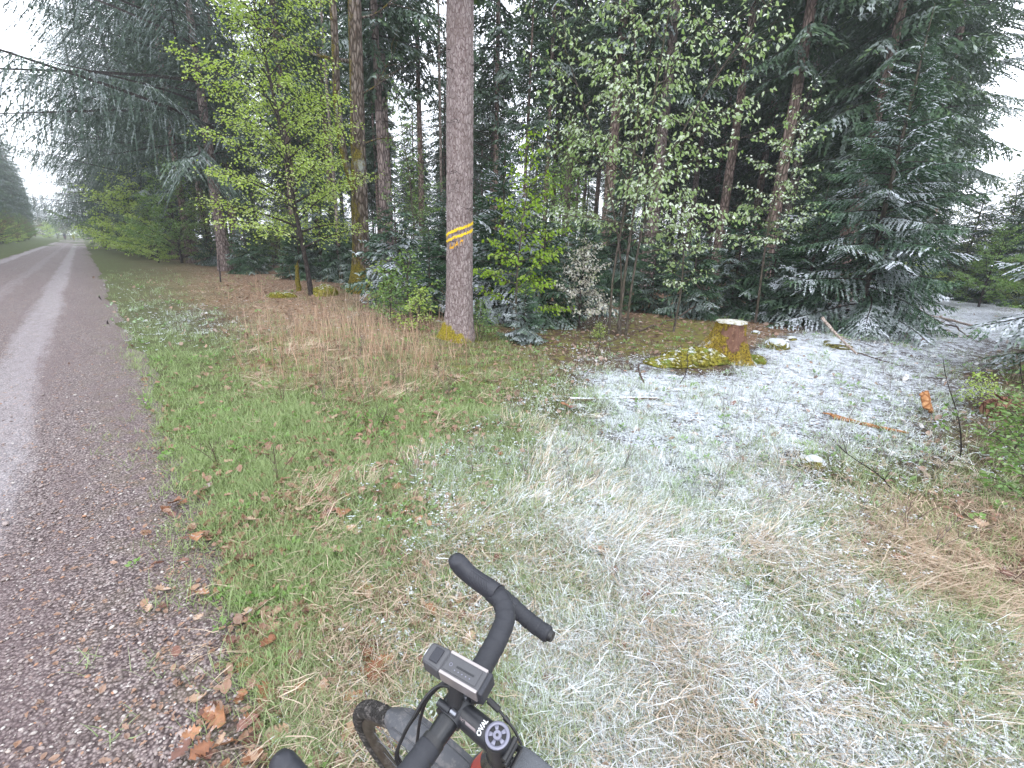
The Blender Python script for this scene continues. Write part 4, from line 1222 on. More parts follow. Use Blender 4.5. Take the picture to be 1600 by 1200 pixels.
PR['litter'] = [proto('litter_leaf', g, MAT['litter']) for g in mk(lambda g, i: leaf_shape(g, rs, .055 + .01 * (i % 3), i % 2 == 0), 8)]


def ico(rs, sx, sy, sz, amp=.25, sub=1, smooth=True):
    t = (1 + 5 ** .5) / 2
    V = nrm(np.array([[-1, t, 0], [1, t, 0], [-1, -t, 0], [1, -t, 0], [0, -1, t], [0, 1, t], [0, -1, -t], [0, 1, -t], [t, 0, -1], [t, 0, 1], [-t, 0, -1], [-t, 0, 1]], float))
    F = np.array([[0, 11, 5], [0, 5, 1], [0, 1, 7], [0, 7, 10], [0, 10, 11], [1, 5, 9], [5, 11, 4], [11, 10, 2], [10, 7, 6], [7, 1, 8], [3, 9, 4], [3, 4, 2], [3, 2, 6], [3, 6, 8], [3, 8, 9], [4, 9, 5], [2, 4, 11], [6, 2, 10], [8, 6, 7], [9, 8, 1]])
    for _ in range(sub):
        cache = {}; V = list(V); F2 = []
        def md_(a, b):
            k = (min(a, b), max(a, b))
            if k not in cache: cache[k] = len(V); V.append(nrm((V[a] + V[b]) / 2))
            return cache[k]
        for a, b, c in F:
            ab, bc, ca = md_(a, b), md_(b, c), md_(c, a)
            F2 += [[a, ab, ca], [b, bc, ab], [c, ca, bc], [ab, bc, ca]]
        V = np.array(V); F = np.array(F2)
    V = V * (1 + rs.normal(0, amp, (len(V), 1))) * [sx, sy, sz]
    return V, F


sm = M('wet clumped snow')
SM = sm.done(sm.bsdf(sm.mix(sm.noise(40., sm.pos(), 3), (.58, .63, .70), (.78, .82, .87)), .6, .3, sm.noise(180., sm.pos(), 3), .8, .004))
def lump(g, i):
    for k in range(4):
        V, F = ico(rs, .0075 * rs.uniform(.4, 1.7), .0045 * rs.uniform(.5, 1.5), .0028, .32, 0)
        a = rs.uniform(0, 6.3)
        V = V @ np.array(Matrix.Rotation(a, 3, 'Z')).T + np.array([rs.normal(0, .014), rs.normal(0, .014), rs.normal(0, .004)])
        g.add(V, F)
PR['snow'] = [proto('snow_clump', g, SM, True) for g in mk(lump, 6)]

pm_ = M('mixed river pebbles')
ic = pm_.sep(pm_.attr('shade', 'INSTANCER').outputs['Color'])
pc = pm_.mix(ic[0], (.12, .09, .085), (.38, .31, .29))
pc = pm_.mix(pm_.sstep(ic[1], .80, .9), pc, (.52, .48, .45))
pc = pm_.mix(pm_.sstep(ic[2], .90, .96), pc, (.42, .22, .13))
pc = pm_.mix(pm_.math('MULTIPLY', pm_.noise(120., pm_.n('TexCoord').outputs['Object'], 2), .35), pc, (.06, .045, .045))
PM = pm_.done(pm_.bsdf(pc, .38, .5))
def pebble(g, i):
    V, F = ico(rs, .010, .0075 * rs.uniform(.7, 1), .0050, .10, 1)
    g.add(V, F)
PR['pebble'] = [proto('pebble', g, PM, True) for g in mk(pebble, 6)]


def screen_uniform(n, rmin=.75, rmax=30, azlim=84, power=1.0):
    """points whose density falls off with distance as the eye sees it"""
    dmin, dmax = math.atan(1.75 / rmax), math.atan(1.75 / rmin)
    dep = dmin + (dmax - dmin) * rs.uniform(0, 1, n) ** power
    az = np.radians(rs.uniform(-azlim, azlim, n)); r = 1.75 / np.tan(dep)
    return r * np.sin(az), r * np.cos(az), r


def field(name, key, n, wfun, label, rmax=30, rmin=.75, sfun=None, rotf=None, zoff=0.0, road_lim=.27, power=1.0, snow=True, uni=0.0):
    n = int(n * 1.35)
    x, y, r = screen_uniform(n, rmin, rmax, power=power)
    cvr = cover(x, y)
    nn_, _ = road_n(x, y)
    edge = road_lim + (fbm(x * 1.8, y * 1.8, 77, 3) - .5) * .34 - rs.exponential(.10, n) * (rs.uniform(0, 1, n) < .3)
    w = wfun(cvr, x, y)
    k = (rs.uniform(0, 1, n) < w) & ((nn_ > edge) | (nn_ < -4.15))
    x, y, r, cvr = x[k], y[k], r[k], cvr[k]; m_ = len(x)
    z = hgt(x, y) + (zoff(x, y, cvr, m_) if callable(zoff) else zoff)
    s0 = (sfun(r, cvr, m_) if sfun else np.clip(.85 + r * .05, .8, 2.0) * rs.uniform(.7, 1.3, m_))
    if s0.ndim == 1: s0 = np.stack([s0] * 3, 1)
    rot = rotf(x, y, m_) if rotf else np.stack([rs.normal(0, .12, m_), rs.normal(0, .12, m_), rs.uniform(0, 2 * PI, m_)], 1)
    snw = np.clip(cvr[:, 0] * (.55 + .9 * fbm(x * 5, y * 5, 41, 3)) * rs.uniform(.35, 1.35, m_) if snow else cvr[:, 0] * 0, 0, 1)
    tint = np.stack([snw, rs.uniform(0, 1, m_), rs.uniform(0, 1, m_), np.ones(m_)], 1)
    return scatter(name, PR[key], np.stack([x, y, z], 1), rot, s0, rs.integers(0, len(PR[key]), m_), tint, label)


clump = lambda x, y, f, sd, lo=.35, hi=.6: np.clip((fbm(x * f, y * f, sd, 3) - lo) / (hi - lo), 0, 1)
field('grass', 'grass', 105000, lambda c, x, y: np.clip(c[:, 1] + .20 * (c[:, 0] > .6), 0, 1) * (.34 + .62 * clump(x, y, 2.2, 51, .35, .62)), 'short green grass, dusted with snow on the right', rmax=32)
field('grass', 'longgrass', 9000, lambda c, x, y: c[:, 1] * clump(x, y, 1.1, 52, .48, .66) * 1.0, 'longer arching tussock grass', rmax=25, sfun=lambda r, c, m: np.clip(.7 + r * .04, .7, 1.4) * rs.uniform(.6, 1.2, m))


def strawrot(x, y, m):
    base = 2.3 * (fbm(x * .55, y * .55, 61, 2) - .5) * 2.4 - .9
    return np.stack([rs.normal(0, .18, m), rs.normal(0, .18, m), base + rs.normal(0, .55, m)], 1)
field('straw', 'straw', 56000, lambda c, x, y: np.clip(c[:, 2] * 1.25 - .10, 0, 1) * np.where((np.hypot(x, y) > 5) & (x < 1.2), .35, 1) * (.20 + .80 * clump(x, y, 1.6, 53, .36, .60)), 'flattened dead straw lying in swathes', rmax=24, rotf=strawrot, sfun=lambda r, c, m: np.clip(.8 + r * .04, .7, 1.6) * rs.uniform(.7, 1.2, m), zoff=lambda x, y, c, m: rs.uniform(0, .035, m))
# tall dead stalks stand in the brown patch before the painted trunk
def stalk_w(c, x, y):
    r = np.hypot(x, y)
    return np.clip(c[:, 2] * 1.2 - .25, 0, 1) * (c[:, 0] < .45) * np.clip((r - 4.6) / 1.6, 0, 1) * (.3 + .7 * clump(x, y, 1.4, 57)) * (x < 1.4)
field('stalks', 'stalk', 13000, stalk_w, 'upright brown dead stalks before the painted trunk', rmax=26, rmin=3.5, sfun=lambda r, c, m: rs.uniform(.6, 1.7, m) * np.clip(.7 + r * .04, .8, 1.3))
field('twigs', 'twig', 3600, lambda c, x, y: .03 + .10 * (c[:, 0] > .6) * clump(x, y, .8, 58, .45, .6) + .35 * (c[:, 2] > .5) * (np.hypot(x, y) > 5) * (x < 1.5), 'thin bare brown shoots standing out of the snow and grass', rmax=22, rmin=3.0, sfun=lambda r, c, m: rs.uniform(.35, .85, m))
field('herbs', 'herb', 16000, lambda c, x, y: .06 + .07 * (c[:, 0] > .6) + .35 * c[:, 1] * clump(x, y, 1.7, 59, .45, .62) + .3 * c[:, 4] * .5, 'small green herbs and seedlings', rmax=20, sfun=lambda r, c, m: np.clip(.6 + r * .07, .6, 1.8) * rs.uniform(.5, 1.2, m), zoff=.01)
field('leaf_litter', 'litter', 60000, lambda c, x, y: np.clip((c[:, 3] + .35 * c[:, 4]) * 1.0 * (.22 + clump(x, y, 1.9, 60, .32, .58)) + .04, 0, 1), 'small brown fallen leaves among the grass', rmax=28, rotf=lambda x, y, m: np.stack([rs.normal(0, .5, m), rs.normal(0, .5, m), rs.uniform(0, 6.3, m)], 1), zoff=lambda x, y, c, m: rs.uniform(.0, .030, m) + rs.uniform(0, .045, m) * c[:, 1], sfun=lambda r, c, m: np.clip(.6 + r * .07, .6, 1.7) * rs.uniform(.5, 1.25, m))
field('snow', 'snow', 230000, lambda c, x, y: np.clip((c[:, 0] - .05) * 1.05, 0, 1) ** 1.3 * (.22 + .75 * clump(x, y, 4.0, 62, .42, .62)) , 'thin wet snow caught on the grass in flecks and clumps', rmax=26, sfun=lambda r, c, m: (np.clip(.85 + r * .05, .7, 1.5) * np.minimum(rs.lognormal(-.42, .42, m), 1.15))[:, None] * np.array([1, 1, .9]), zoff=lambda x, y, c, m: rs.uniform(.002, .07, m) * np.clip(c[:, 1] + c[:, 2], .2, 1) * np.clip(4 / np.hypot(x, y), .25, 1))

# pebbles on the road
x, y, r = screen_uniform(60000, .8, 9, power=.9)
n_, s_ = road_n(x, y)
k = (n_ < .50 + (fbm(x * 2, y * 2, 88) - .5) * .5) & (n_ > -4) & (rs.uniform(0, 1, len(x)) < np.where(n_ > -.55, .95, .55))
k &= ~((n_ > .3) & (rs.uniform(0, 1, len(x)) < .6))
x, y, n_, s_, r = x[k], y[k], n_[k], s_[k], r[k]; m_ = len(x)
sz = rs.lognormal(-.62, .38, m_) * np.clip(.8 + r * .1, .8, 1.5)
scatter('gravel', PR['pebble'], np.stack([x, y, np.where(n_ > .3, hgt(x, y) + .010, .012 + .001 * rs.uniform(0, 1, m_))], 1), np.stack([rs.normal(0, .25, m_), rs.normal(0, .25, m_), rs.uniform(0, 6.3, m_)], 1), np.stack([sz, sz, sz], 1), rs.integers(0, 6, m_), np.concatenate([rs.uniform(0, 1, (m_, 3)), np.ones((m_, 1))], 1), 'loose wet gravel stones on the road')
# leaf crumbs on the road margin
x, y, r = screen_uniform(16000, .8, 14); n_, s_ = road_n(x, y)
k = (n_ < .45) & (n_ > -.8) & (rs.uniform(0, 1, len(x)) < np.clip(.6 + n_ * .7, .04, 1))
x, y = x[k], y[k]; m_ = len(x); sz = rs.uniform(.15, .5, m_)
scatter('leaf_crumbs', PR['litter'], np.stack([x, y, np.full(m_, .024)], 1), np.stack([rs.normal(0, .3, m_), rs.normal(0, .3, m_), rs.uniform(0, 6.3, m_)], 1), np.stack([sz] * 3, 1), rs.integers(0, 8, m_), np.concatenate([rs.uniform(0, .2, (m_, 1)), rs.uniform(0, 1, (m_, 2)), np.ones((m_, 1))], 1), 'broken brown leaf crumbs along the road margin')

# large fallen oak leaves, each one its own piece of the ground
def mat_oakleaf(name, c0, c1, snowk):
    m = M(name)
    tc = m.n('TexCoord').outputs['Object']
    rnd = m.n('ObjectInfo').outputs['Random']
    col = m.mix(rnd, c0, c1)
    col = m.mix(m.sstep(m.noise(40., tc, 4, .7), .4, .75), col, m.mix(.5, col, (.08, .04, .03)))
    f = m.sstep(m.math('ADD', m.noise(30., m.pos(), 3), m.math('MULTIPLY', rnd, .1)), .62, .72)
    col = m.mix(m.math('MULTIPLY', f, snowk), col, (.75, .78, .82))
    d = m.bsdf(col, .5, .35, m.noise(90., tc, 3), .5, .002)
    return m.done(d)
OAK = [mat_oakleaf('russet oak leaf', (.22, .09, .045), (.38, .19, .10), .35), mat_oakleaf('tan dry leaf', (.36, .23, .15), (.50, .36, .26), .25), mat_oakleaf('dark wet leaf', (.12, .055, .04), (.24, .12, .09), .35)]
def big_leaf(seed, mt):
    r_ = np.random.default_rng(seed); g = G()
    n = 13; t = np.linspace(0, 1, n)
    w = np.sin(t ** .85 * PI) ** .8 * .30 * (1 + .33 * np.cos(np.arange(n) * PI) * (t > .1) * (t < .95)) * (1 + .12 * r_.normal(0, 1, n)); w[0] = .015; w[-1] = .02
    cu = r_.uniform(-.3, .9); fo = r_.uniform(0, .6); x_ = t - .5
    mid = np.stack([x_, .03 * np.sin(t * 5), cu * x_ ** 2 + .03 * np.sin(t * 9 + seed)], 1)
    rows = [mid]
    for sgn in (1, -1):
        for f_ in (.55, 1.0):
            rows.append(mid + np.stack([.05 * f_ * np.ones(n), sgn * w * f_, w * f_ ** 2 * fo + .035 * np.sin(t * 11 + sgn * 2 + seed) * f_], 1))
    V = np.concatenate(rows) * .095
    k_ = np.arange(n - 1); F = []
    for a_, b_ in ((1, 0), (2, 1)): F.append(np.stack([k_ + a_ * n, k_ + b_ * n, k_ + 1 + b_ * n, k_ + 1 + a_ * n], 1))
    for a_, b_ in ((0, 3), (3, 4)): F.append(np.stack([k_ + a_ * n, k_ + b_ * n, k_ + 1 + b_ * n, k_ + 1 + a_ * n], 1))
    g.add(V, np.concatenate(F), 0)
    return g.mesh('fallen_leaf', mt, True)
BL = [big_leaf(s, OAK[s % 3]) for s in range(12)]
cnt = 0
lp = [(580, 1045), (583, 1058), (588, 1068), (575, 1035), (470, 1100), (420, 1090), (385, 885), (275, 795), (380, 975), (345, 1130), (700, 1170), (1010, 960), (880, 655), (570, 940), (520, 820), (540, 825), (325, 770), (1020, 1070), (310, 850), (460, 1045)]
def add_leaf(x, y, sc_, mi=None):
    k_ = int(rs.integers(0, 12)) if mi is None else mi
    o = link('fallen_leaf', BL[k_], ground, loc=(x, y, float(hgt(x, y)) + rs.uniform(.025, .060)), rot=(rs.normal(0, .3), rs.normal(0, .3), rs.uniform(0, 6.3)), scale=sc_)
for q_ in lp:
    g_ = gp(*q_); add_leaf(g_[0], g_[1], 1.2, 0 if q_[0] in (580, 583, 588) else None); cnt += 1
x, y, r = screen_uniform(6000, .8, 7.5, 60)
c_ = cover(x, y); n_, _ = road_n(x, y)
k = (rs.uniform(0, 1, len(x)) < (c_[:, 3] * 1.1 - .08) * (.30 + .5 * clump(x, y, 1.5, 63, .38, .58))) & (n_ > -.05)
for a_, b_ in list(zip(x[k], y[k]))[:278]:
    add_leaf(a_, b_, rs.uniform(.45, .9)); cnt += 1

# ------------------------------------------------------------------ stump, stones, dead wood
mossm = M('thick yellow green moss')
mtc = mossm.pos()
mh = mossm.math('ADD', mossm.noise(28., mtc, 4, .7), mossm.noise(90., mtc, 3, .7))
mcol = mossm.mix(mossm.sstep(mossm.noise(22., mtc, 5, .75), .38, .62), (.06, .05, .012), (.30, .27, .04))
mcol = mossm.mix(mossm.sstep(mossm.noise(5., mtc, 3), .5, .7), mcol, (.15, .20, .04))
msn = mossm.math('MULTIPLY', mossm.sstep(mossm.nz(), .55, .95), mossm.sstep(mossm.noise(11., mtc, 4, .7), .52, .62))
mcol = mossm.mix(mossm.math('MULTIPLY', msn, .8), mcol, SNOW)
MOSS = mossm.done(mossm.bsdf(mcol, .95, .1, mh, 1.0, .02))
snowy = M('mossy stone under snow')
stc = snowy.pos()
scol = snowy.mix(snowy.sstep(snowy.noise(18., stc, 4, .7), .4, .6), (.06, .05, .02), (.20, .18, .04))
scol = snowy.mix(snowy.math('MULTIPLY', snowy.sstep(snowy.math('ADD', snowy.nz(), snowy.math('MULTIPLY', snowy.noise(14., stc, 4, .7), .6)), .85, 1.15), .85), scol, (.56, .60, .66))
SNOWSTONE = snowy.done(snowy.bsdf(scol, .9, .15, snowy.noise(50., stc, 4), .9, .01))


def lumpy(g, c, s, seed, amp=.14, sub=3, f=3.0, rz=0.0, flat=True):
    r_ = np.random.default_rng(seed)
    V, F = ico(r_, 1, 1, 1, 0, sub)
    d = fbm(V[:, 0] * f + V[:, 2] * 1.7 + seed, V[:, 1] * f - V[:, 2] * 2.1 + 5, seed, 4) - .5
    V = V * (1 + d[:, None] * amp * 2) * np.asarray(s)
    V = V @ np.array(Matrix.Rotation(rz, 3, 'Z')).T + np.asarray(c)
    g.add(V, F)


pS = P3(1133, 562)
zd = zdepth(pS)
e = link('tree_stump', None, loc=pS, label='moss covered tree stump with snow on its cut top', cat='tree stump')
g = G()
sides, rings = 72, 34
k_ = zd / FPX
Hs = 62 * k_; rt = 20 * k_
TH, Z = np.meshgrid(np.arange(sides) * 2 * PI / sides, np.linspace(0, 1, rings))
lob = .8 * np.clip(np.cos(TH - PI * .98), 0, 1) ** 4 * 1.9 + .5 * np.clip(np.cos(TH + .35), 0, 1) ** 6 + .7 * np.clip(np.cos(TH + PI * .42), 0, 1) ** 5 * .4 + .25 * np.clip(np.cos(TH - PI * .4), 0, 1) ** 4
R = rt * (1.02 + .10 * (1 - Z) + (1 - Z) ** 1.7 * (.55 + lob) + .10 * np.exp(-(1 - Z) / .06))
R *= 1 + .16 * (fbm(np.cos(TH) * 3 + 7, np.sin(TH) * 3 + Z * 4, 5, 4) - .5) + .07 * np.cos(TH * 9 + Z * 2)
V = np.stack([R * np.cos(TH), R * np.sin(TH), Z * Hs - .04 + .012 * np.cos(TH * 2) * Z], -1).reshape(-1, 3)
i = np.arange(rings - 1)[:, None] * sides; j = np.arange(sides)[None]; k2 = (j + 1) % sides
g.add(V, np.stack([i + j, i + k2, i + sides + k2, i + sides + j], -1).reshape(-1, 4))
stm = M('rotting mossy stump wood')
t_ = stm.n('TexCoord').outputs['Object']
mp = stm.n('Mapping', {'Vector': t_, 'Scale': (9, 9, 2)}).outputs[0]
wood = stm.mix(stm.noise(2.5, mp, 5, .7, .5), (.07, .032, .022), (.25, .135, .095))
wood = stm.mix(stm.sstep(stm.noise(13., t_, 5, .75), .52, .66), wood, (.34, .20, .13))
so_ = stm.n('SeparateXYZ', {0: t_}).outputs
front = stm.math('MULTIPLY', stm.sstep(stm.math('ABSOLUTE', stm.math('ADD', so_[0], stm.math('MULTIPLY', stm.math('SUBTRACT', stm.noise(4., t_, 4), .5), .5))), .03, .22, 1, 0), stm.sstep(so_[2], .12, .30))
mm = stm.math('SUBTRACT', stm.math('ADD', stm.noise(9., t_, 5, .75), .09), stm.math('MULTIPLY', front, .30))
mm = stm.math('ADD', mm, stm.sstep(so_[2], .10, .0, 0, .1))
mf = stm.sstep(mm, .44, .52)
mc = stm.mix(stm.sstep(stm.noise(40., t_, 3), .35, .65), (.09, .06, .012), (.33, .24, .03))
c_ = stm.mix(mf, wood, mc)
sn = stm.math('MULTIPLY', stm.sstep(stm.nz(), .35, .8), stm.sstep(stm.noise(14., t_, 4, .7), .50, .6))
c_ = stm.mix(stm.math('MULTIPLY', sn, .8), c_, SNOW)
STM = stm.done(stm.bsdf(c_, .9, .2, stm.math('ADD', stm.noise(3., mp, 5, .7), stm.math('MULTIPLY', mf, stm.noise(60., t_, 3))), 1.0, .03))
link('trunk', g.mesh('trunk', STM, True), e)
g = G()
nt = 48
th = np.arange(nt) * 2 * PI / nt
top = [np.array([[0, 0, Hs + .012]])]
for f_, zz_ in ((.45, .015), (.8, .008), (.96, .0), (1.0, -.03)):
    rr_ = rt * 1.13 * f_ * (1 + .05 * np.cos(th * 5 + 1) + .03 * np.cos(th * 9))
    top.append(np.stack([rr_ * np.cos(th), rr_ * np.sin(th), Hs - .03 + zz_ + .02 * fbm(np.cos(th) * 3 * f_ + 3, np.sin(th) * 3 * f_, 6)], 1))
V = np.concatenate(top)
F3 = np.array([[0, 1 + a, 1 + (a + 1) % nt] for a in range(nt)])
g.add(V, F3)
F4 = np.array([[1 + r_ * nt + a, 1 + (r_ + 1) * nt + a, 1 + (r_ + 1) * nt + (a + 1) % nt, 1 + r_ * nt + (a + 1) % nt] for r_ in range(3) for a in range(nt)])
g.F.append(F4); g.M.append(np.zeros(len(F4), int))
stp = M('snowy cut top')
tcx = stp.n('TexCoord').outputs['Object']
link('cut_top', g.mesh('cut_top', stp.done(stp.bsdf(stp.mix(stp.sstep(stp.noise(14., tcx, 5, .75), .36, .56), (.20, .17, .06), (.50, .50, .48)), .8, .2, stp.noise(60., tcx, 4), .8, .01)), True), e)
for (px, py, sx, sy, sz, sd_, nm, lab) in [(1085, 568, .52, .30, .20, 1, 'root_mound', None), (1045, 570, .40, .22, .11, 2, 'root_mound', None), (1178, 566, .20, .20, .13, 4, 'root_mound', None)]:
    q_ = P3(px, py) - pS
    g = G(); lumpy(g, (0, 0, 0), (sx, sy, sz), sd_, .35, 4, 2.4)
    link(nm, g.mesh(nm, MOSS, True), e, loc=q_)

for (px, py, sx, sy, sz, sd_, mt, lab, nm, cat) in [
        (1213, 540, .26, .2, .15, 11, SNOWSTONE, 'mossy stone capped with snow just right of the stump', 'mossy_stone', 'stone'),
        (1268, 724, .10, .08, .06, 12, SNOWSTONE, 'small mossy stone in the straw below the bark strip', 'mossy_stone', 'stone'),
        (440, 462, .42, .20, .17, 13, MOSS, 'short yellow mossy log end left of the hornbeam stem', 'mossy_log', 'log'),
        (508, 452, .55, .35, .36, 14, MOSS, 'rounded mossy boulder between hornbeam stem and mossy oak', 'mossy_boulder', 'boulder'),
        (1306, 546, .24, .2, .13, 15, SNOWSTONE, 'snowy mossy hump under the pale broken branch', 'mossy_stone', 'stone'),
        (1236, 532, .14, .1, .09, 16, SNOWSTONE, 'little snow covered stone beneath the young spruces', 'mossy_stone', 'stone'),
        (1180, 522, .14, .1, .08, 17, SNOWSTONE, 'snow covered clod behind the stump', 'mossy_stone', 'stone')]:
    g = G(); lumpy(g, (0, 0, 0), (sx, sy, sz), sd_, .22, 4, 2.0)
    link(nm, g.mesh(nm, mt, True), loc=P3(px, py), rot=(0, 0, sd_), label=lab, cat=cat)

sbm = M('branch under snow')
sbp = sbm.pos()
SNOWBRANCH = sbm.done(sbm.bsdf(sbm.mix(sbm.sstep(sbm.math('ADD', sbm.nz(), sbm.math('MULTIPLY', sbm.noise(20., sbp, 4, .7), .5)), .75, 1.1), (.13, .09, .07), (.60, .64, .70)), .9, .15, sbm.noise(60., sbp, 4), .8, .01))

# broken mossy snag and leaning poles on the left
def pole(name, a, b, r0, r1, mt, label, cat, extra=None, nz=.004, n=14, sides=8):
    a = np.array(a, float); b = np.array(b, float)
    q_ = np.linspace(0, 1, n)[:, None]; r_ = np.random.default_rng(int(abs(a[0]) * 1000) % 9999)
    L_ = np.linalg.norm(b - a)
    pts = (b - a) * q_ + np.sin(q_ * 5 + r_.uniform(0, 6)) * nz * L_ * np.array([1, .6, .8]) + r_.normal(0, nz * .25 * L_, (n, 3)) * (q_ > 0)
    g_ = G(); add_tube(g_, pts, np.linspace(r0, r1, n) * (1 + r_.normal(0, .06, n)), sides)
    if extra:
        for (u, dx, dy, dz, rr_) in extra:
            p0 = pts[int(u * (n - 1))]
            add_tube(g_, [p0, p0 + np.array([dx, dy, dz]) * .5 + r_.normal(0, .01, 3), p0 + np.array([dx, dy, dz])], [rr_, rr_ * .7, rr_ * .3], 5)
    return link(name, g_.mesh(name, mt, True), loc=a, label=label, cat=cat)
a = P3(467, 455); pole('broken_snag', a, a + [0, .05, .95], .10, .05, MAT['bark_mossy'], 'splintered mossy stub standing left of the hornbeam stem', 'snag', [(.9, .05, 0, .25, .03), (.8, -.08, 0, .2, .025)], nz=.02)
for i, (px, py, qx, qy, r_) in enumerate([(395, 425, 362, 335, .035), (383, 428, 345, 375, .03), (345, 440, 338, 400, .03)]):
    a = P3(px, py); b = a + np.array([(qx - px) * zdepth(a) / FPX * .75, .3, (py - qy) * zdepth(a) / FPX])
    pole('leaning_pole', a, b, r_, r_ * .7, MAT['bark_pale'] if i < 2 else MAT['bark_dark'], ['long pale leaning stem before the grey mossy footed trunk', 'shorter pale leaning stem before the grey mossy footed trunk', 'dark upright stick in the grass left of the leaning stems'][i], 'dead stem')
pale = mat_bark('bare weathered wood', (.20, .15, .12), (.46, .38, .34), (.62, .54, .50), 20, 4, bdist=.003)
orange = mat_bark('fresh orange inner bark', (.22, .09, .035), (.40, .19, .08), (.54, .33, .18), 12, 4, bdist=.012)
redw = mat_bark('rotten red brown wood', (.06, .025, .018), (.22, .10, .065), (.40, .24, .17), 20, 5, bdist=.012)
dead = mat_bark('dead grey brown branch', (.05, .035, .03), (.14, .10, .085), (.26, .21, .19), 25, 6, bdist=.004)
a = P3(1338, 556); b = P3(1283, 540) + [0, .15, .50]
pole('broken_branch', b, a, .030, .018, pale, 'pale broken branch leaning up beside the big snowy spruce', 'branch', [(.5, .25, -.1, -.1, .012)], nz=.012)
a = P3(1005, 600); pole('branch_stub', a, a + [-.10, 0, .27], .016, .010, dead, 'short dark curved stick poking out of the snow before the stump', 'stick', [(.8, -.03, 0, .03, .006)], nz=.03)
a = P3(1302, 655, .03); b = P3(1418, 682, .03); pole('bark_strip', a, b, .030, .012, orange, 'long strip of orange brown wood lying in the snow', 'bark', [(.0, -.1, .05, .02, .02)], nz=.008)
a = P3(1432, 506, .05); b = P3(1512, 520, .05); pole('fallen_pole', P3(1452, 496, .05), P3(1528, 516, .05), .045, .03, pale, 'thin pale fallen stem across the snowy path', 'branch', nz=.006)
pole('fallen_branch', P3(1440, 503, .04), P3(1520, 528, .04), .03, .012, dead, 'dark crooked branch on the path in front of the pale stem', 'branch', [(.4, .3, .1, .15, .015), (.7, -.2, -.1, .1, .01)], nz=.02)
pole('fallen_branch', P3(890, 628, .03), P3(1030, 627, .03),   .030, .016, SNOWBRANCH, 'snow covered branch lying flat left of the bare shoots', 'branch', nz=.006)
pole('fallen_branch', P3(1335, 555, .02), P3(1420, 575, .02), .015, .006, dead, 'thin dark branch trailing right from the pale broken branch', 'branch', [(.4, .3, -.1, .05, .008)], nz=.02)
pole('fallen_branch', P3(1000, 520, .05), P3(1120, 492, .55), .022, .008, dead, 'dark crooked branch rising from the moss toward the spruces behind the stump', 'branch', [(.4, -.1, 0, .3, .01), (.6, .2, 0, .2, .008)], nz=.02)
# curved bark plate
g = G(); nn2 = 14
TH, T2 = np.meshgrid(np.linspace(-1.2, 1.3, nn2), np.linspace(0, 1, 12))
R = .075 * (1 + .22 * fbm(TH * 3 + 4, T2 * 5, 3)); V = np.stack([R * np.sin(TH), (T2 - .5) * .27 * (1 - .25 * np.abs(TH - .3) * fbm(TH * 5, T2 * 0 + 3, 8) * 1.6), R * np.cos(TH)], -1).reshape(-1, 3)
i = np.arange(11)[:, None] * nn2 + np.arange(nn2 - 1)[None]; i = i.ravel()
F = np.stack([i, i + 1, i + nn2 + 1, i + nn2], 1); V = V * (1 + .10 * (fbm(V[:, :1] * 30 + 3, V[:, 1:2] * 30, 9) - .5)); g.add(V, F)
o = link('bark_plate', g.mesh('bark_plate', orange, True), loc=P3(1436, 643, .11), rot=(1.0, .3, .35), label='curled piece of orange bark standing in the snow', cat='bark')
md = o.modifiers.new('thickness', 'SOLIDIFY'); md.thickness = .02
g = G(); add_tube(g, spline([(-.5, 0, .06), (-.1, .05, .09), (.3, -.05, .1), (.9, 0, .12)], 16), .10 * (1 + rs.normal(0, .1, 16)), 10)
for k in range(4): add_tube(g, [(-.45 + .05 * k, rs.normal(0, .05), .08 + .03 * k), (-.62 + .05 * k, rs.normal(0, .06), .10 + .05 * k)], [.03, .008], 5)
link('rotten_log', g.mesh('rotten_log', redw, True), loc=P3(1590, 650), rot=(0, 0, .25), label='splintered rotten reddish log at the right edge', cat='log')
g = G(); lumpy(g, (0, 0, 0), (.2, .16, .16), 31, .3, 2)
link('cut_stub', g.mesh('cut_stub', MAT['bark_dark'], True), loc=P3(1459, 507), label='small dark stub standing in the snowy path', cat='stub')

# log pile across the road, far away
e = link('log_pile', None, loc=rp(-7.0, 47), rot=(0, 0, ang), label='small pile of logs across the road under the bushes', cat='log pile')
for k, (a_, b_) in enumerate([(-.45, .2), (0, .2), (.45, .2), (-.22, .58), (.22, .58)]):
    g = G(); add_tube(g, [(a_, -1.6, b_), (a_, 1.6, b_)], .2, 10)
    link('log', g.mesh('log', MAT['bark_pale'], True), e)
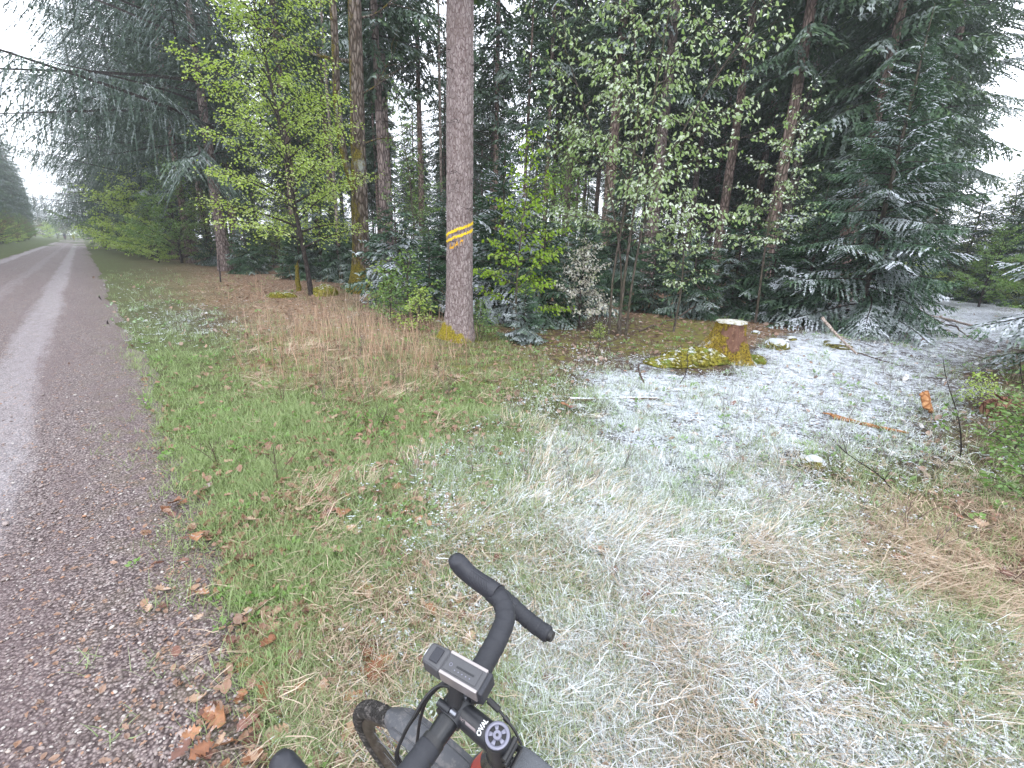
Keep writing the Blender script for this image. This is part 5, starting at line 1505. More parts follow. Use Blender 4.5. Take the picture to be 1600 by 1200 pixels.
# vertical bare saplings standing in the snow: individually countable ones
for i, (px, py, tx, ty, lab) in enumerate([
        (930, 555, 938, 498, 'thin dark bare sapling left of the mossy patch, leaning right'), (916, 552, 921, 500, 'thin dark bare sapling beside the leaning one'),
        (1062, 600, 1075, 540, 'thin bare shoot below the mossy mound'), (1500, 720, 1440, 560, 'long bent leafy shoot in the snow at right'), (1395, 770, 1310, 700, 'dark leaning shoot over the straw at right'),
        (1600, 700, 1560, 560, 'bare dark sapling before the right edge spruce')]):
    a = P3(px, py); zd = zdepth(a)
    b = np.array([(tx - px) * zd / FPX, .05, (py - ty) * zd / FPX])
    g = G(); g2 = G()
    q_ = np.linspace(0, 1, 8)[:, None]; pts = b * q_ + np.array([.04, 0, 0]) * np.sin(q_ * 5)
    add_tube(g, pts, np.linspace(.007, .002, 8), 5)
    for k in range(7):
        u = rs.uniform(.3, 1); p0 = pts[int(u * 7)]; d = np.array([rs.normal(0, 1), rs.normal(0, 1), .7]); d = d / np.linalg.norm(d) * rs.uniform(.08, .2)
        add_tube(g, [p0, p0 + d], [.003, .001], 3)
        if i in (3, 5): leaves(g2, np.array([p0 + d] * 4) + rs.normal(0, .02, (4, 3)), rs.normal(0, 1, (4, 3)), .05, 0, .3, rs)
    e = link('bare_sapling', None, loc=a, label=lab, cat='sapling')
    link('stem', g.mesh('stem', MAT['bark_dark'], True), e)
    if g2.V:
        o = link('crown', g2.mesh('crown', MAT['leaf_mid']), e); o['snow_amount'] = .3
#PART3
# ------------------------------------------------------------------ bicycle (x forward, y left, z up, origin at the top of the steerer)
def simple(name, col, rough=.5, spec=.5, metal=0.0, bump=None, bs=.3, drops=False, grime=0.0, bd=.001):
    m = M(name)
    t = m.n('TexCoord').outputs['Object']
    c = m.mix(m.math('MULTIPLY', m.noise(30., t, 4, .7), .5), col, tuple(v * 1.7 + .004 for v in col))
    if grime:
        gf = m.math('MULTIPLY', m.sstep(m.noise(45., t, 5, .75), .48, .66), grime)
        c = m.mix(gf, c, (.22, .20, .19))
    h = m.noise(bump or 300., t, 3)
    if drops:
        v = m.n('TexVoronoi', {'Vector': t, 'Scale': 260.0}).outputs['Distance']
        d = m.sstep(v, .10, .30, 1, 0)
        sel = m.sstep(m.noise(70., t, 2), .5, .6)
        h = m.math('ADD', m.math('MULTIPLY', h, .15), m.math('MULTIPLY', d, sel))
    return m.done(m.bsdf(c, rough, spec, h, bs, bd, metal))
B = {
    'stem': simple('matt black stem with droplets', (.018, .019, .023), .38, .5, 0, drops=True, bs=.7),
    'bar': simple('black alloy bar', (.014, .015, .018), .32, .5, 0, drops=True, bs=.5),
    'rubber': simple('black rubber hood', (.022, .023, .030), .52, .45, bump=500., bs=.2),
    'black': simple('black plastic', (.018, .018, .020), .45, .45, bump=250.),
    'tyre': simple('muddy tyre rubber', (.028, .026, .025), .85, .25, bump=120., bs=.8, grime=.75, bd=.004),
    'guard': simple('wet dusty mudguard plastic', (.05, .052, .06), .42, .5, bump=150., grime=.35, drops=True, bs=.6),
    'rim': simple('dusty black rim', (.045, .035, .028), .6, .4, grime=.3),
    'silver': simple('anodised silver', (.34, .31, .31), .38, .5, .6, bump=90., bs=.1),
    'steel': simple('steel bolt', (.25, .26, .29), .3, .5, .9),
    'lightbody': simple('dark grey moulded plastic', (.06, .06, .066), .5, .5, bump=300.),
    'cap': simple('grey printed cap', (.18, .18, .23), .45, .5, .2, bump=80.),
    'white': simple('white print', (.72, .73, .76), .5, .4),
    'grey': simple('grey print', (.20, .17, .175), .5, .4),
    'frame': simple('black frame paint', (.02, .02, .022), .25, .6, drops=True),
    'red': simple('red frame paint', (.38, .04, .025), .3, .6, drops=True),
    'fabric': simple('grey ripstop bag fabric', (.085, .09, .10), .85, .2, bump=420., bs=.9, bd=.002),
    'spoke': simple('steel spoke', (.15, .15, .16), .35, .5, .8),
}
tm = M('wrapped handlebar tape')
tt_ = tm.n('TexCoord').outputs['Object']
tm_c = tm.mix(tm.noise(60., tt_, 4), (.020, .021, .027), (.034, .036, .044))
B['tape'] = tm.done(tm.bsdf(tm_c, .62, .4, tm.noise(420., tt_, 4, .7), .35, .0015))

th_b, lean_b, pit_b = math.radians(146.8), math.radians(-15.1), math.radians(2.7)
f_ = np.array([math.cos(th_b), math.sin(th_b), 0]); l_ = np.array([-math.sin(th_b), math.cos(th_b), 0]); k0 = np.array([0, 0, 1.0])
l2 = l_ * math.cos(lean_b) + k0 * math.sin(lean_b); k2_ = -l_ * math.sin(lean_b) + k0 * math.cos(lean_b)
f3 = f_ * math.cos(pit_b) + k2_ * math.sin(pit_b); k3 = -f_ * math.sin(pit_b) + k2_ * math.cos(pit_b)
ORG = np.array([-.004, .563, .835 + CAMH - 1.6])
ZB = 1.02                                  # steerer top above the tyre contact, along the bike
base = ORG - k3 * ZB
bike = link('bicycle', None, label='black gravel bicycle with drop handlebar and headlight, leaning at the road edge', cat='bicycle')
bike.matrix_world = Matrix(((f3[0], l2[0], k3[0], base[0]), (f3[1], l2[1], k3[1], base[1]), (f3[2], l2[2], k3[2], base[2]), (0, 0, 0, 1)))
OFF = (0, 0, ZB)


def bp(name, g, mat, parent=None, smooth=True, label=None, bevel=0.0):
    o = link(name, g.mesh(name, B[mat] if isinstance(mat, str) else mat, smooth), parent or bike, loc=OFF if parent is None else (0, 0, 0), label=label)
    if bevel:
        md = o.modifiers.new('bevel', 'BEVEL'); md.width = bevel; md.segments = 3; md.limit_method = 'ANGLE'
        if smooth:
            for p_ in o.data.polygons: p_.use_smooth = False
    return o


def cyl(g, a, b, r0, r1=None, sides=20, n=2, **k):
    a = np.array(a, float); b = np.array(b, float)
    q_ = np.linspace(0, 1, n)[:, None]
    add_tube(g, a + (b - a) * q_, np.linspace(r0, r0 if r1 is None else r1, n), sides, **k)

# handlebar
bar_c = spline([(.088, 0, -.012), (.089, .06, -.012), (.092, .12, -.011), (.098, .165, -.010)], 14)
g = G()
pts = np.concatenate([(bar_c * [1, -1, 1])[::-1], bar_c[1:]])
rad = np.interp(np.abs(pts[:, 1]), [0, .03, .06, .17], [.0190, .0190, .0172, .015])
add_tube(g, pts, rad, 20)
bar = bp('handlebar', g, 'bar')
def bar_side(s):
    path = spline([(.090, .062 * s, -.012), (.092, .10 * s, -.011), (.096, .14 * s, -.010), (.106, .180 * s, -.009), (.130, .205 * s, -.006), (.160, .213 * s, -.004)], 90)
    L_ = np.r_[0, np.cumsum(np.linalg.norm(np.diff(path, axis=0), axis=1))]
    saw = (L_ / .021) % 1.0
    r = .0200 + .0011 * saw
    r[:2] = .0165
    g_ = G(); add_tube(g_, path, r, 22)
    drop = spline([(.155, .213 * s, -.010), (.184, .232 * s, -.030), (.187, .251 * s, -.065), (.163, .262 * s, -.100), (.122, .262 * s, -.122), (.088, .259 * s, -.129), (.050, .257 * s, -.132)], 150)
    L_ = np.r_[0, np.cumsum(np.linalg.norm(np.diff(drop, axis=0), axis=1))]
    r = .0175 + .0015 * ((L_ / .024) % 1.0); r[-3:] = [.0175, .0160, .011]
    add_tube(g_, drop, r, 22)
    return g_
for s in (-1, 1):
    t_o = bp('bar_tape', bar_side(s), 'tape')
    # smooth finishing tape patch near the clamp
    g = G(); q_ = spline([(.0895, .056 * s, -.012), (.0905, .085 * s, -.0115), (.093, .105 * s, -.011)], 12)
    add_tube(g, q_, np.full(12, .0198), 20); bp('finishing_tape', g, 'black')
    # hood: rounded, rises to a knob at the front
    path = spline([(.150, .2125 * s, -.002), (.172, .2135 * s, .002), (.200, .214 * s, .006), (.225, .2145 * s, .013), (.245, .215 * s, .026), (.256, .215 * s, .040), (.259, .215 * s, .049)], 26)
    u = np.linspace(0, 1, 26)
    r = np.interp(u, [0, .06, .3, .55, .75, .9, .97, 1], [.0205, .0212, .0202, .0196, .0212, .0204, .0150, .004])
    V, F, n_, sd_ = tube(path, r, 24)
    V = V.reshape(26, 24, 3); c_ = path[:, None]
    V = c_ + (V - c_) * np.array([1.0, .94, 1.12])
    g = G(); V = V.reshape(-1, 3); g.add(V, F[:, ::-1]); g.add(np.vstack([V[-24:], path[-1] + [.001, 0, .003]]), [[24, (j + 1) % 24, j] for j in range(24)])
    g.add(np.vstack([V[:24], path[0]]), [[24, j, (j + 1) % 24] for j in range(24)])
    hood = bp('brake_hood', g, 'rubber')
    g = G()
    def skin(x_, ph):                 # a point on the hood's upper surface
        yc, zc, r_ = (np.interp(x_, path[:, 0], c) for c in (path[:, 1], path[:, 2], r))
        return (x_, yc + (r_ + .0002) * .94 * math.sin(ph), zc + (r_ + .0002) * 1.12 * math.cos(ph))
    for j in range(8):                # the grip ribs, slanting inward from the spine
        x0 = .172 + j * .0068
        add_tube(g, [skin(x0 - .010 * t_, -s * (.12 + .85 * t_)) for t_ in np.linspace(0, 1, 6)], .0009, 5)
    for ph in (0.0, .30, .62):
        add_tube(g, [skin(x_, s * ph) for x_ in np.linspace(.166, .228 - .02 * ph, 12)], .0009, 5)
    bp('grip_rib', g, 'rubber', hood)
    # lever
    g = G(); lv = spline([(.236, .217 * s, .010), (.242, .236 * s, -.02), (.226, .258 * s, -.055), (.200, .276 * s, -.085), (.190, .284 * s, -.098)], 16)
    V, F, n_, sd_ = tube(lv, np.interp(np.linspace(0, 1, 16), [0, .3, 1], [.012, .008, .006]), 10); g.add(V, F[:, ::-1])
    bp('brake_lever', g, 'black')
    g = G(); cyl(g, (.051, .257 * s, -.132), (.042, .2565 * s, -.132), .0135, .0110)
    bp('end_plug', g, 'black')

# stem
g = G()
cyl(g, (0, 0, -.048), (0, 0, -.004), .0222, .0222, 32, 4)
add_tube(g, spline([(-.004, 0, -.026), (.02, 0, -.026), (.05, 0, -.021), (.082, 0, -.014)], 12), np.interp(np.linspace(0, 1, 12), [0, .3, 1], [.0215, .0208, .0195]), 28)
cyl(g, (.088, -.023, -.012), (.088, .023, -.012), .0228, sides=28)
stem = bp('stem', g, 'stem')
g = G()
for y_ in (-.015, .015):
    for z_ in (.0095, -.034):
        cyl(g, (.086, y_, z_), (.112, y_, z_), .0068, sides=12)
cyl(g, (.094, -.0225, -.012), (.094, .0225, -.012), .0218, sides=24)
fp = bp('faceplate', g, 'stem', stem)
for y_ in (-.015, .015):
    g = G(); cyl(g, (.072, y_, .0112), (.084, y_, .0112), .0052, sides=12); bp('bolt', g, 'steel', stem)
g = G(); cyl(g, (-.0225, -.018, -.018), (-.0225, .018, -.018), .005, sides=10); cyl(g, (-.0225, -.018, -.036), (-.0225, .018, -.036), .005, sides=10)
bp('clamp_bolt', g, 'black', stem)
# top cap: ring, dark windows between five ribs, bolt
def disc(g, c, r0, r1, z0, z1, n=40, a0=0, a1=2 * PI, close=True):
    th = np.linspace(a0, a1, n + 1)
    V = []
    for (rr_, zz_) in ((r0, z0), (r0, z1), (r1, z1), (r1, z0)):
        V.append(np.stack([c[0] + rr_ * np.cos(th), c[1] + rr_ * np.sin(th), np.full(n + 1, c[2] + zz_)], 1))
    V = np.concatenate(V); m_ = n + 1; k_ = np.arange(n)
    F = []
    for a_, b_ in ((0, 1), (1, 2), (2, 3), (3, 0)):
        F.append(np.stack([k_ + a_ * m_, k_ + 1 + a_ * m_, k_ + 1 + b_ * m_, k_ + b_ * m_], 1))
    if not close:
        F.append(np.array([[0, m_, 2 * m_, 3 * m_], [n, 3 * m_ + n, 2 * m_ + n, m_ + n]]))
    g.add(V, np.concatenate(F))
g = G(); cyl(g, (0, 0, -.004), (0, 0, -.0015), .0215, sides=36); cap = bp('top_cap', g, 'black')
g = G(); disc(g, (0, 0, 0), .0152, .0206, -.0016, .0012); bp('cap_ring', g, 'cap', cap)
for k in range(5):
    g = G(); disc(g, (0, 0, 0), .0070, .0153, -.0016, .0008, 4, k * 2 * PI / 5 + .1, k * 2 * PI / 5 + .62, False); bp('cap_rib', g, 'cap', cap)
g = G(); cyl(g, (0, 0, -.0016), (0, 0, .0018), .0076, .0070, 20); bp('cap_bolt', g, 'cap', cap)
g = G(); cyl(g, (0, 0, .0018), (0, 0, .0021), .0026, .0026, 6); bp('hex_socket', g, 'black', cap)

# lettering
def word(txt, size, mat_, place, name='lettering', bold=.0):
    cu = bpy.data.curves.new(name, 'FONT'); cu.body = txt; cu.size = size; cu.align_x = 'CENTER'; cu.align_y = 'CENTER'; cu.offset = bold; cu.extrude = .0004
    o = bpy.data.objects.new(name, cu)
    dg = bpy.context.evaluated_depsgraph_get()
    COL.objects.link(o); bpy.context.view_layer.update()
    me = bpy.data.meshes.new_from_object(o.evaluated_get(bpy.context.evaluated_depsgraph_get()))
    bpy.data.objects.remove(o)
    V = np.empty(len(me.vertices) * 3, np.float32); me.vertices.foreach_get('co', V); V = V.reshape(-1, 3)
    V2 = place(V); me.vertices.foreach_set('co', V2.astype(np.float32).ravel()); me.materials.clear(); me.materials.append(B[mat_]); me.update()
    return link(name, me, stem)
def wrap(x0, ang0, turn):
    """put flat text (u, v, w) on the round stem: ct runs along x, around the tube"""
    def f(V):
        u, v, w = V[:, 0], V[:, 1], V[:, 2]
        if turn == 'across':      # reads from left (+y side low) to right, letters' tops toward the front
            a_ = ang0 - u / .0215; x_ = x0 + v
        else:                     # reads along the stem
            a_ = ang0 + v / .0210; x_ = x0 - u
        r_ = np.interp(x_, [0, .05, .08], [.0216, .0209, .0200]) + .0002 + w
        zc = np.interp(x_, [0, .02, .05, .082], [-.026, -.026, -.021, -.014])
        return np.stack([x_, r_ * np.sin(a_), zc + r_ * np.cos(a_)], 1)
    return f
word('OVAL', .0105, 'white', wrap(.0295, .12, 'across'), bold=.0003)
word('OVAL', .0065, 'grey', wrap(.068, .62, 'along'))
g = G(); V = np.array([[u, v, w] for u in np.linspace(-.011, .011, 6) for v in (-.0022, .0022) for w in (0, .0004)], float)
V[:, 0] += np.where(V[:, 1] > 0, .002, -.002)
Vw = wrap(.047, .62, 'along')(V)
F = []
for k in range(5):
    a = k * 4
    F += [[a, a + 2, a + 6, a + 4], [a + 1, a + 5, a + 7, a + 3], [a, a + 4, a + 5, a + 1], [a + 2, a + 3, a + 7, a + 6]]
g.add(Vw, F); bp('print_bar', g, 'grey', stem)

# spacers, head tube, fork
g = G(); cyl(g, (0, 0, -.048), (.004, 0, -.072), .0208, sides=28); bp('headset_spacer', g, 'black')
g = G(); cyl(g, (.004, 0, -.072), (.010, 0, -.095), .0225, .0235, 28); cyl(g, (.0100, 0, -.095), (.022, 0, -.125), .0238, .0242, 28); bp('head_tube', g, 'frame')
g = G(); cyl(g, (.022, 0, -.125), (.055, 0, -.215), .0242, .0262, 28); bp('head_tube', g, 'red')
g = G(); cyl(g, (.055, 0, -.215), (.075, 0, -.275), .030, .026, 20)
for s in (-1, 1):
    add_tube(g, spline([(.072, .018 * s, -.262), (.095, .040 * s, -.315), (.13, .050 * s, -.40), (.212, .055 * s, -.66), (.226, .054 * s, -.672)], 18), np.interp(np.linspace(0, 1, 18), [0, .2, 1], [.016, .0155, .009]), 14)
bp('fork', g, 'frame')
HUB = np.array([.226, 0, -.672]); RW = .348
def wheel(hub, R_, nm_tag=''):
    wo = bp('wheel', (lambda g: (cyl(g, hub + [0, -.05, 0], hub + [0, .05, 0], .014, sides=16), cyl(g, hub + [0, -.034, 0], hub + [0, -.028, 0], .028, sides=20), cyl(g, hub + [0, .028, 0], hub + [0, .034, 0], .028, sides=20), g)[-1])(G()), 'black')
    def ring(profile, n=160):
        g = G(); th = np.linspace(0, 2 * PI, n, endpoint=False); m_ = len(profile)
        V = np.stack([np.stack([hub[0] + rr_ * np.cos(th), np.full(n, hub[1] + yy), hub[2] + rr_ * np.sin(th)], 1) for rr_, yy in profile], 1).reshape(-1, 3)
        i = np.arange(n)[:, None]; j = np.arange(m_)[None]; i2 = (i + 1) % n; j2 = (j + 1) % m_
        g.add(V, np.stack([i * m_ + j, i2 * m_ + j, i2 * m_ + j2, i * m_ + j2], -1).reshape(-1, 4)); return g
    c_ = R_ - .022
    prof = [(c_ + .0195 * math.cos(a), .0205 * math.sin(a)) for a in np.linspace(-2.5, 2.5, 18)]
    bp('tyre', ring(prof), 'tyre', wo)
    rim_p = [(R_ - .040, .013), (R_ - .040, -.013), (R_ - .052, -.0125), (R_ - .072, -.006), (R_ - .072, .006), (R_ - .052, .0125)]
    bp('rim', ring(rim_p), 'rim', wo)
    # tread knobs joined (several hundred)
    g = G(); r_ = np.random.default_rng(3)
    n = 190
    for k in range(n):
        a0 = 2 * PI * k / n
        for row in range(5):
            a_ = a0 + (PI / n if row % 2 else 0); ph = (row - 2) * .42
            rad_ = np.array([math.cos(a_), 0, math.sin(a_)]); nv = rad_ * math.cos(ph) + np.array([0, 1, 0]) * math.sin(ph)
            c0 = hub + rad_ * c_ + (rad_ * math.cos(ph) * .0195 + np.array([0, 1, 0]) * math.sin(ph) * .0205)
            tang = np.array([-math.sin(a_), 0, math.cos(a_)]); bt = np.cross(nv, tang)
            hx, hy = .0036 * r_.uniform(.8, 1.1), .0030 * r_.uniform(.8, 1.1); h_ = .0028 if abs(row - 2) == 2 else .0020
            V = np.array([c0 + tang * hx * sx_ * k_ + bt * hy * sy_ * k_ + nv * (h_ if t_ else -.001) for t_, k_ in ((0, 1.1), (1, .85)) for sx_, sy_ in ((-1, -1), (1, -1), (1, 1), (-1, 1))])
            g.add(V, [[4, 5, 6, 7], [0, 1, 5, 4], [1, 2, 6, 5], [2, 3, 7, 6], [3, 0, 4, 7]])
    o = bp('tread', g, 'tyre', wo, smooth=False); o['kind'] = 'stuff'
    for k in range(28):
        a_ = 2 * PI * k / 28; s = 1 if k % 2 else -1; a2 = a_ + (.5 if (k // 2) % 2 else -.5)
        g = G(); cyl(g, hub + [.028 * math.cos(a2), .031 * s, .028 * math.sin(a2)], hub + [(R_ - .07) * math.cos(a_), 0, (R_ - .07) * math.sin(a_)], .0011, sides=5)
        bp('spoke', g, 'spoke', wo)
    g = G(); disc(g, (0, 0, 0), .055, .070, -.001, .001, 40)
    V = np.concatenate(g.V); g2 = G(); g2.V = [np.stack([hub[0] + V[:, 0], hub[1] + .042 + V[:, 2], hub[2] + V[:, 1]], 1)]; g2.F = g.F; g2.M = g.M; g2.T = g.T; g2.n = g.n
    bp('brake_disc', g2, 'steel', wo)
    return wo
wheel(HUB, RW)
wheel(np.array([-.80, 0, -.672]), RW)
# clip-on mudguard over the front wheel
g = G(); n = 40; ths = np.linspace(math.radians(69), math.radians(116), n)
wv = np.linspace(-1, 1, 9)
for sgn, dr in ((1, .0), (-1, -.0025)):
    Vr = []
    for t_i, a_ in enumerate(ths):
        half = .034 * min(1, .55 + (t_i / n) * 3.0, ) ; half = min(half, .034)
        for w in wv:
            rr_ = RW + .016 - .011 * abs(w) ** 2.2 + dr + (.0015 if abs(w) < .1 else 0)
            Vr.append([HUB[0] + rr_ * math.cos(a_), w * half, HUB[2] + rr_ * math.sin(a_)])
    i = (np.arange(n - 1)[:, None] * 9 + np.arange(8)[None]).ravel()
    F = np.stack([i, i + 1, i + 10, i + 9], 1)
    g.add(np.array(Vr), F if sgn > 0 else F[:, ::-1])
mg = bp('mudguard', g, 'guard', label='short grey black plastic mudguard clipped over the front tyre')
g = G()
for s in (-1, 1):
    Vp = np.array([[HUB[0] + (RW + .0165 - .0035) * math.cos(a_), s * .0215, HUB[2] + (RW + .0165 - .0035) * math.sin(a_)] for a_ in ths[5:]])
    add_tube(g, Vp, .0016, 5)
bp('edge_rib', g, 'guard', mg)

# headlight on its bracket
hl_o = np.array([.092, -.024, .060])
Mh = np.array(Matrix.Rotation(math.radians(4), 3, 'Z') @ Matrix.Diagonal((1.16, 1.2, 1.25)).to_3x3())
def hb(name, lo, hi, mat_, parent, bev=.002, taper=None, smooth=False):
    g = G(); lo = np.array(lo, float); hi = np.array(hi, float)
    box(g, lo, hi)
    V = g.V[0]
    if taper is not None:
        fr = V[:, 0] > (lo[0] + hi[0]) / 2
        V[fr, 1] *= taper
    g.V[0] = V @ Mh.T + hl_o
    return bp(name, g, mat_, parent, smooth, bevel=bev)
hl = hb('headlight', (-.046, -.0155, -.012), (.022, .0155, .012), 'lightbody', None, .004)
hl['label'] = 'boxy black bicycle headlight with silver side rails'
hb('light_head', (.020, -.0175, -.016), (.056, .0175, .0135), 'lightbody', hl, .007, .86)
hb('rear_cap', (-.053, -.0162, -.0135), (-.0455, .0162, .0125), 'rubber', hl, .003)
for s in (-1, 1): hb('side_rail', (-.044, .0125 * s if s > 0 else -.0172, -.0095), (.021, .0172 if s > 0 else -.0125, .0128), 'silver', hl, .0015)
hb('button_pad', (-.038, -.0105, .0118), (.018, .0105, .0132), 'lightbody', hl, .0008)
hb('switch', (.029, -.0105, .0128), (.044, .0105, .0156), 'rubber', hl, .002)
hb('slot', (-.030, -.0012, .0130), (.0, .0012, .0137), 'bar', hl, .0002)
for k in range(5):
    g = G(); c_ = np.array([-.026 + .0065 * k, .0055, .0131]) @ Mh.T + hl_o; cyl(g, c_, c_ + [0, 0, .0006], .0011, sides=8); bp('charge_dot', g, 'cap', hl)
g = G(); disc(g, (0, 0, 0), .0022, .0030, 0, .0006, 16); g.V[0] = g.V[0] + (np.array([.0095, .001, .0131]) @ Mh.T + hl_o); bp('power_symbol', g, 'cap', hl)
g = G(); c_ = np.array([.056, 0, -.001]) @ Mh.T + hl_o; dv = np.array([1, 0, 0]) @ Mh.T; cyl(g, c_ - dv * .003, c_ + dv * .002, .0125, .0115, 24)
lens = simple('clear lens', (.55, .57, .6), .1, .8); B['lens'] = lens; bp('lens', g, 'lens', hl)
g = G(); cyl(g, (.088, .002, .008), (.088, .002, .036), .013, .011, 18); disc(g, (.088, 0, 0), .0, .0, 0, 0, 3)
g = G(); add_tube(g, spline([(.088, .003, .004), (.089, -.006, .022), (.090, -.018, .040)], 8), .0135, 16); box(g, (.066, -.038, .036), (.112, -.010, .046)); cyl(g, (.088, -.004, -.012), (.088, .010, -.012), .0225, sides=24)
brk = bp('light_bracket', g, 'black')
g = G(); cyl(g, (.070, -.024, .006), (.052, -.033, .003), .0110, .0100, 14)
bp('bracket_knob', g, 'black', brk)
# cable with barrel adjusters on the right side of the stem
g = G(); cb = spline([(.056, -.034, .003), (.040, -.036, -.002), (.022, -.034, -.006), (.004, -.030, -.010), (-.014, -.0275, -.022), (-.030, -.022, -.040)], 40)
add_tube(g, cb, .0024, 8); cbl = bp('light_cable', g, 'black')
g = G(); cyl(g, (.044, -.0358, -.001), (.020, -.0340, -.006), .0056, sides=14); bp('connector', g, 'black', cbl)
g = G(); cyl(g, (.008, -.0310, -.009), (-.003, -.0292, -.013), .0046, .0038, sides=12); bp('connector', g, 'black', cbl)
# brake and shift cables in front, left of the stem
for k, pts in enumerate([[(.112, -.020, -.004), (.135, -.008, -.002), (.149, .018, -.016), (.154, .044, -.034), (.161, .071, -.06), (.160, .098, -.10), (.12, .085, -.17), (.07, .035, -.21)],
                         [(.108, -.030, -.006), (.130, -.016, .0), (.146, .010, -.018), (.155, .036, -.040), (.166, .062, -.068), (.168, .090, -.11), (.13, .080, -.18), (.08, .03, -.22)],
                         [(.110, -.026, -.010), (.133, -.012, -.006), (.150, .010, -.030), (.160, .024, -.065), (.168, .040, -.12), (.172, .055, -.20), (.175, .058, -.45)]]):
    g = G(); add_tube(g, spline(pts, 50), .0030, 10); bp('cable', g, 'black')
# frame, top tube bag, saddle and the rest
g = G(); cyl(g, (.002, 0, -.095), (-.52, 0, -.15), .0165, .0145, 18); bp('top_tube', g, 'frame')
g = G(); cyl(g, (.045, 0, -.185), (-.40, 0, -.735), .022, .020, 18); bp('down_tube', g, 'frame')
g = G(); cyl(g, (-.40, 0, -.745), (-.545, 0, -.12), .0165, .015, 18); cyl(g, (-.40, -.035, -.745), (-.40, .035, -.745), .022, sides=20); cyl(g, (-.545, 0, -.12), (-.585, 0, .02), .0135, sides=16); bp('seat_tube', g, 'frame')
g = G()
for s in (-1, 1):
    cyl(g, (-.41, .03 * s, -.745), (-.80, .06 * s, -.672), .010, .008, 10); cyl(g, (-.53, .015 * s, -.17), (-.80, .06 * s, -.672), .008, .007, 10)
bp('rear_stay', g, 'frame')
g = G(); lumpy(g, (0, 0, 0), (.13, .055, .022), 4, .03, 3); V = g.V[0]; V[:, 1] *= np.clip(1.25 - (V[:, 0] + .13) / .26 * 1.05, .3, 1.25); g.V[0] = V + [-.585, 0, .04]; bp('saddle', g, 'black')
g = G(); n = 12; xs = np.linspace(-.028, -.20, n)
V = []
for i_, x_ in enumerate(xs):
    hh = .052 * min(1, .72 + i_ * .2) * (1 - .02 * i_); ww = .027 - .0004 * i_; zb = -.080 - .106 * (-x_) * .9
    for a_ in np.linspace(0, 2 * PI, 20, endpoint=False):
        ca, sa = math.cos(a_), math.sin(a_)
        V.append([x_, ww * abs(ca) ** .5 * np.sign(ca), zb + hh * (.5 + .5 * abs(sa) ** .5 * np.sign(sa))])
V = np.array(V); i = (np.arange(n - 1)[:, None] * 20); j = np.arange(20)[None]
g.add(V, np.stack([i + j, i + 20 + j, i + 20 + (j + 1) % 20, i + (j + 1) % 20], -1).reshape(-1, 4))
g.add(V[:20], [list(range(20))]); g.add(V[-20:], [list(range(20))[::-1]])
bag = bp('top_tube_bag', g, 'fabric')
g = G()
for x_ in (-.02, -.16): disc(g, (0, 0, 0), .001, .002, 0, 0, 3)
g = G(); cyl(g, (-.008, -.020, -.060), (-.034, -.016, -.046), .0055, sides=8); cyl(g, (-.034, -.016, -.046), (-.034, .016, -.046), .0055, sides=8); bp('bag_strap', g, 'black', bag)

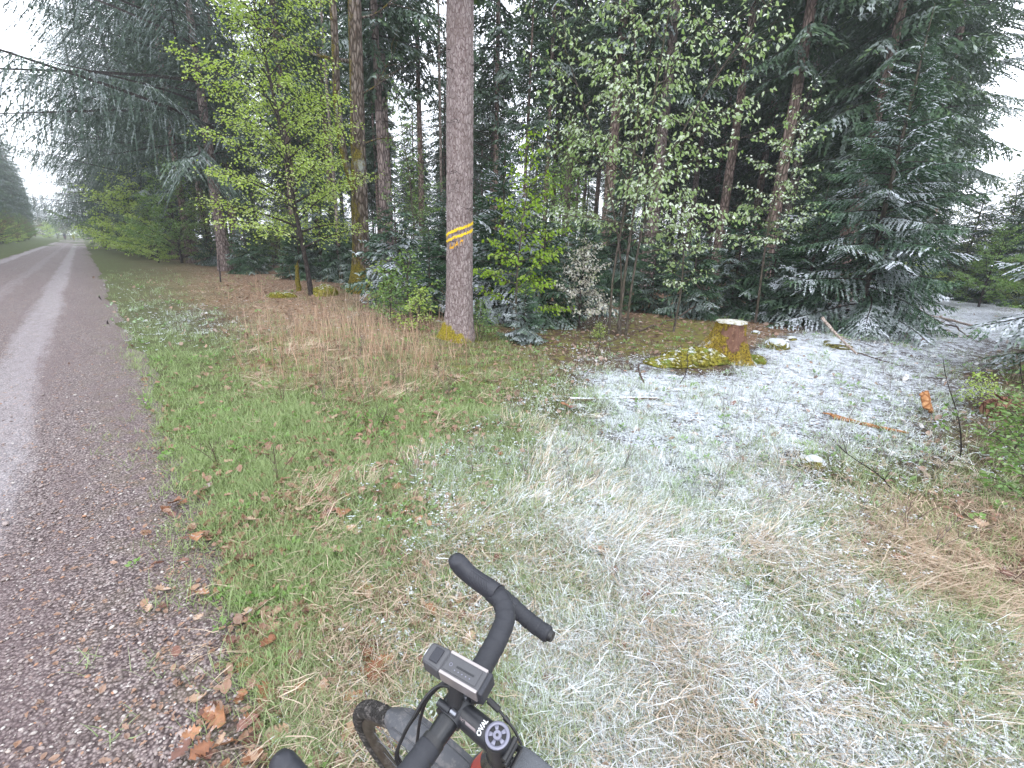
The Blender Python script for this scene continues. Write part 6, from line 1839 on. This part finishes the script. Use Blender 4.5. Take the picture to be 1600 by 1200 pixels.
# ------------------------------------------------------------------ two tiny cyclists far down the road
def rider(s, n, shirt, helmet, label_p, label_b):
    p = rp(n, s); p[2] = .01
    dirv = -RD; a_ = math.atan2(dirv[1], dirv[0])
    bk = link('bicycle', None, loc=p, rot=(0, 0, a_), label=label_b, cat='bicycle')
    for x_ in (-.52, .52):
        g = G(); th = np.linspace(0, 2 * PI, 29); add_tube(g, np.stack([x_ + .33 * np.cos(th), 0 * th, .35 + .33 * np.sin(th)], 1), .02, 6, cap=False); link('wheel', g.mesh('wheel', B['black'], True), bk)
    g = G()
    for A_, B_ in (((-.52, 0, .35), (-.12, 0, .32)), ((-.12, 0, .32), (-.22, 0, .95)), ((-.22, 0, .85), (.36, 0, .85)), ((.36, 0, .85), (-.12, 0, .32)), ((.36, 0, .95), (.52, 0, .35)), ((-.52, 0, .35), (-.2, 0, .8)), ((.36, -.22, .98), (.36, .22, .98))): cyl(g, A_, B_, .018, sides=6)
    link('frame', g.mesh('frame', B['red'], True), bk)
    pr = link('person', None, loc=p, rot=(0, 0, a_), label=label_p, cat='person')
    me = bpy.data.meshes.new('body')
    vs = [(-.2, 0, 1.02), (-.1, 0, 1.22), (.08, 0, 1.45), (.14, 0, 1.56), (.20, 0, 1.70), (.10, .17, 1.42), (.25, .20, 1.20), (.36, .18, 1.02), (.10, -.17, 1.42), (.25, -.20, 1.20), (.36, -.18, 1.02), (-.18, .10, .95), (.12, .11, .72), (-.08, .11, .40), (.04, .11, .33), (-.18, -.10, .95), (.16, -.11, .88), (.0, -.11, .52), (.12, -.11, .46)]
    es = [(0, 1), (1, 2), (2, 3), (3, 4), (2, 5), (5, 6), (6, 7), (2, 8), (8, 9), (9, 10), (0, 11), (11, 12), (12, 13), (13, 14), (0, 15), (15, 16), (16, 17), (17, 18)]
    me.from_pydata(vs, es, []); me.materials.append(shirt)
    o = link('body', me, pr)
    md = o.modifiers.new('skin', 'SKIN'); rads = [.14, .15, .16, .06, .10, .06, .045, .04, .06, .045, .04, .10, .07, .05, .045, .10, .07, .05, .045]
    for v_, r_ in zip(me.skin_vertices[0].data, rads): v_.radius = (r_, r_)
    me.skin_vertices[0].data[0].use_root = True
    o.modifiers.new('sub', 'SUBSURF').levels = 1
    g = G(); V, F = ico(np.random.default_rng(1), .14, .11, .10, 0, 2); V = V + [.19, 0, 1.77]; V[:, 2] = np.maximum(V[:, 2], 1.73); g.add(V, F); link('helmet', g.mesh('helmet', helmet, True), pr)
rider(158, -1.3, simple('yellow green jacket', (.35, .42, .10), .8), B['white'], 'distant cyclist in light jacket with white helmet, right one of the two', 'bicycle under the distant right cyclist')
rider(164, -3.0, simple('dark jacket', (.05, .055, .09), .8), B['black'], 'distant cyclist in dark clothes, left one of the two', 'bicycle under the distant left cyclist')

# ------------------------------------------------------------------ haze
hm = bpy.data.materials.new('haze'); hm.use_nodes = True; hn = hm.node_tree; hn.nodes.clear()
ho = hn.nodes.new('ShaderNodeOutputMaterial'); pv = hn.nodes.new('ShaderNodeVolumePrincipled')
pv.inputs['Color'].default_value = (.90, .94, 1.0, 1); pv.inputs['Density'].default_value = .0013; pv.inputs['Anisotropy'].default_value = .2
hn.links.new(pv.outputs[0], ho.inputs['Volume'])
g = G(); box(g, (-720, -720, -3.0), (720, 720, 34))
link('haze', g.mesh('haze', hm), kind='stuff', label='thin pale mist hanging in the forest')
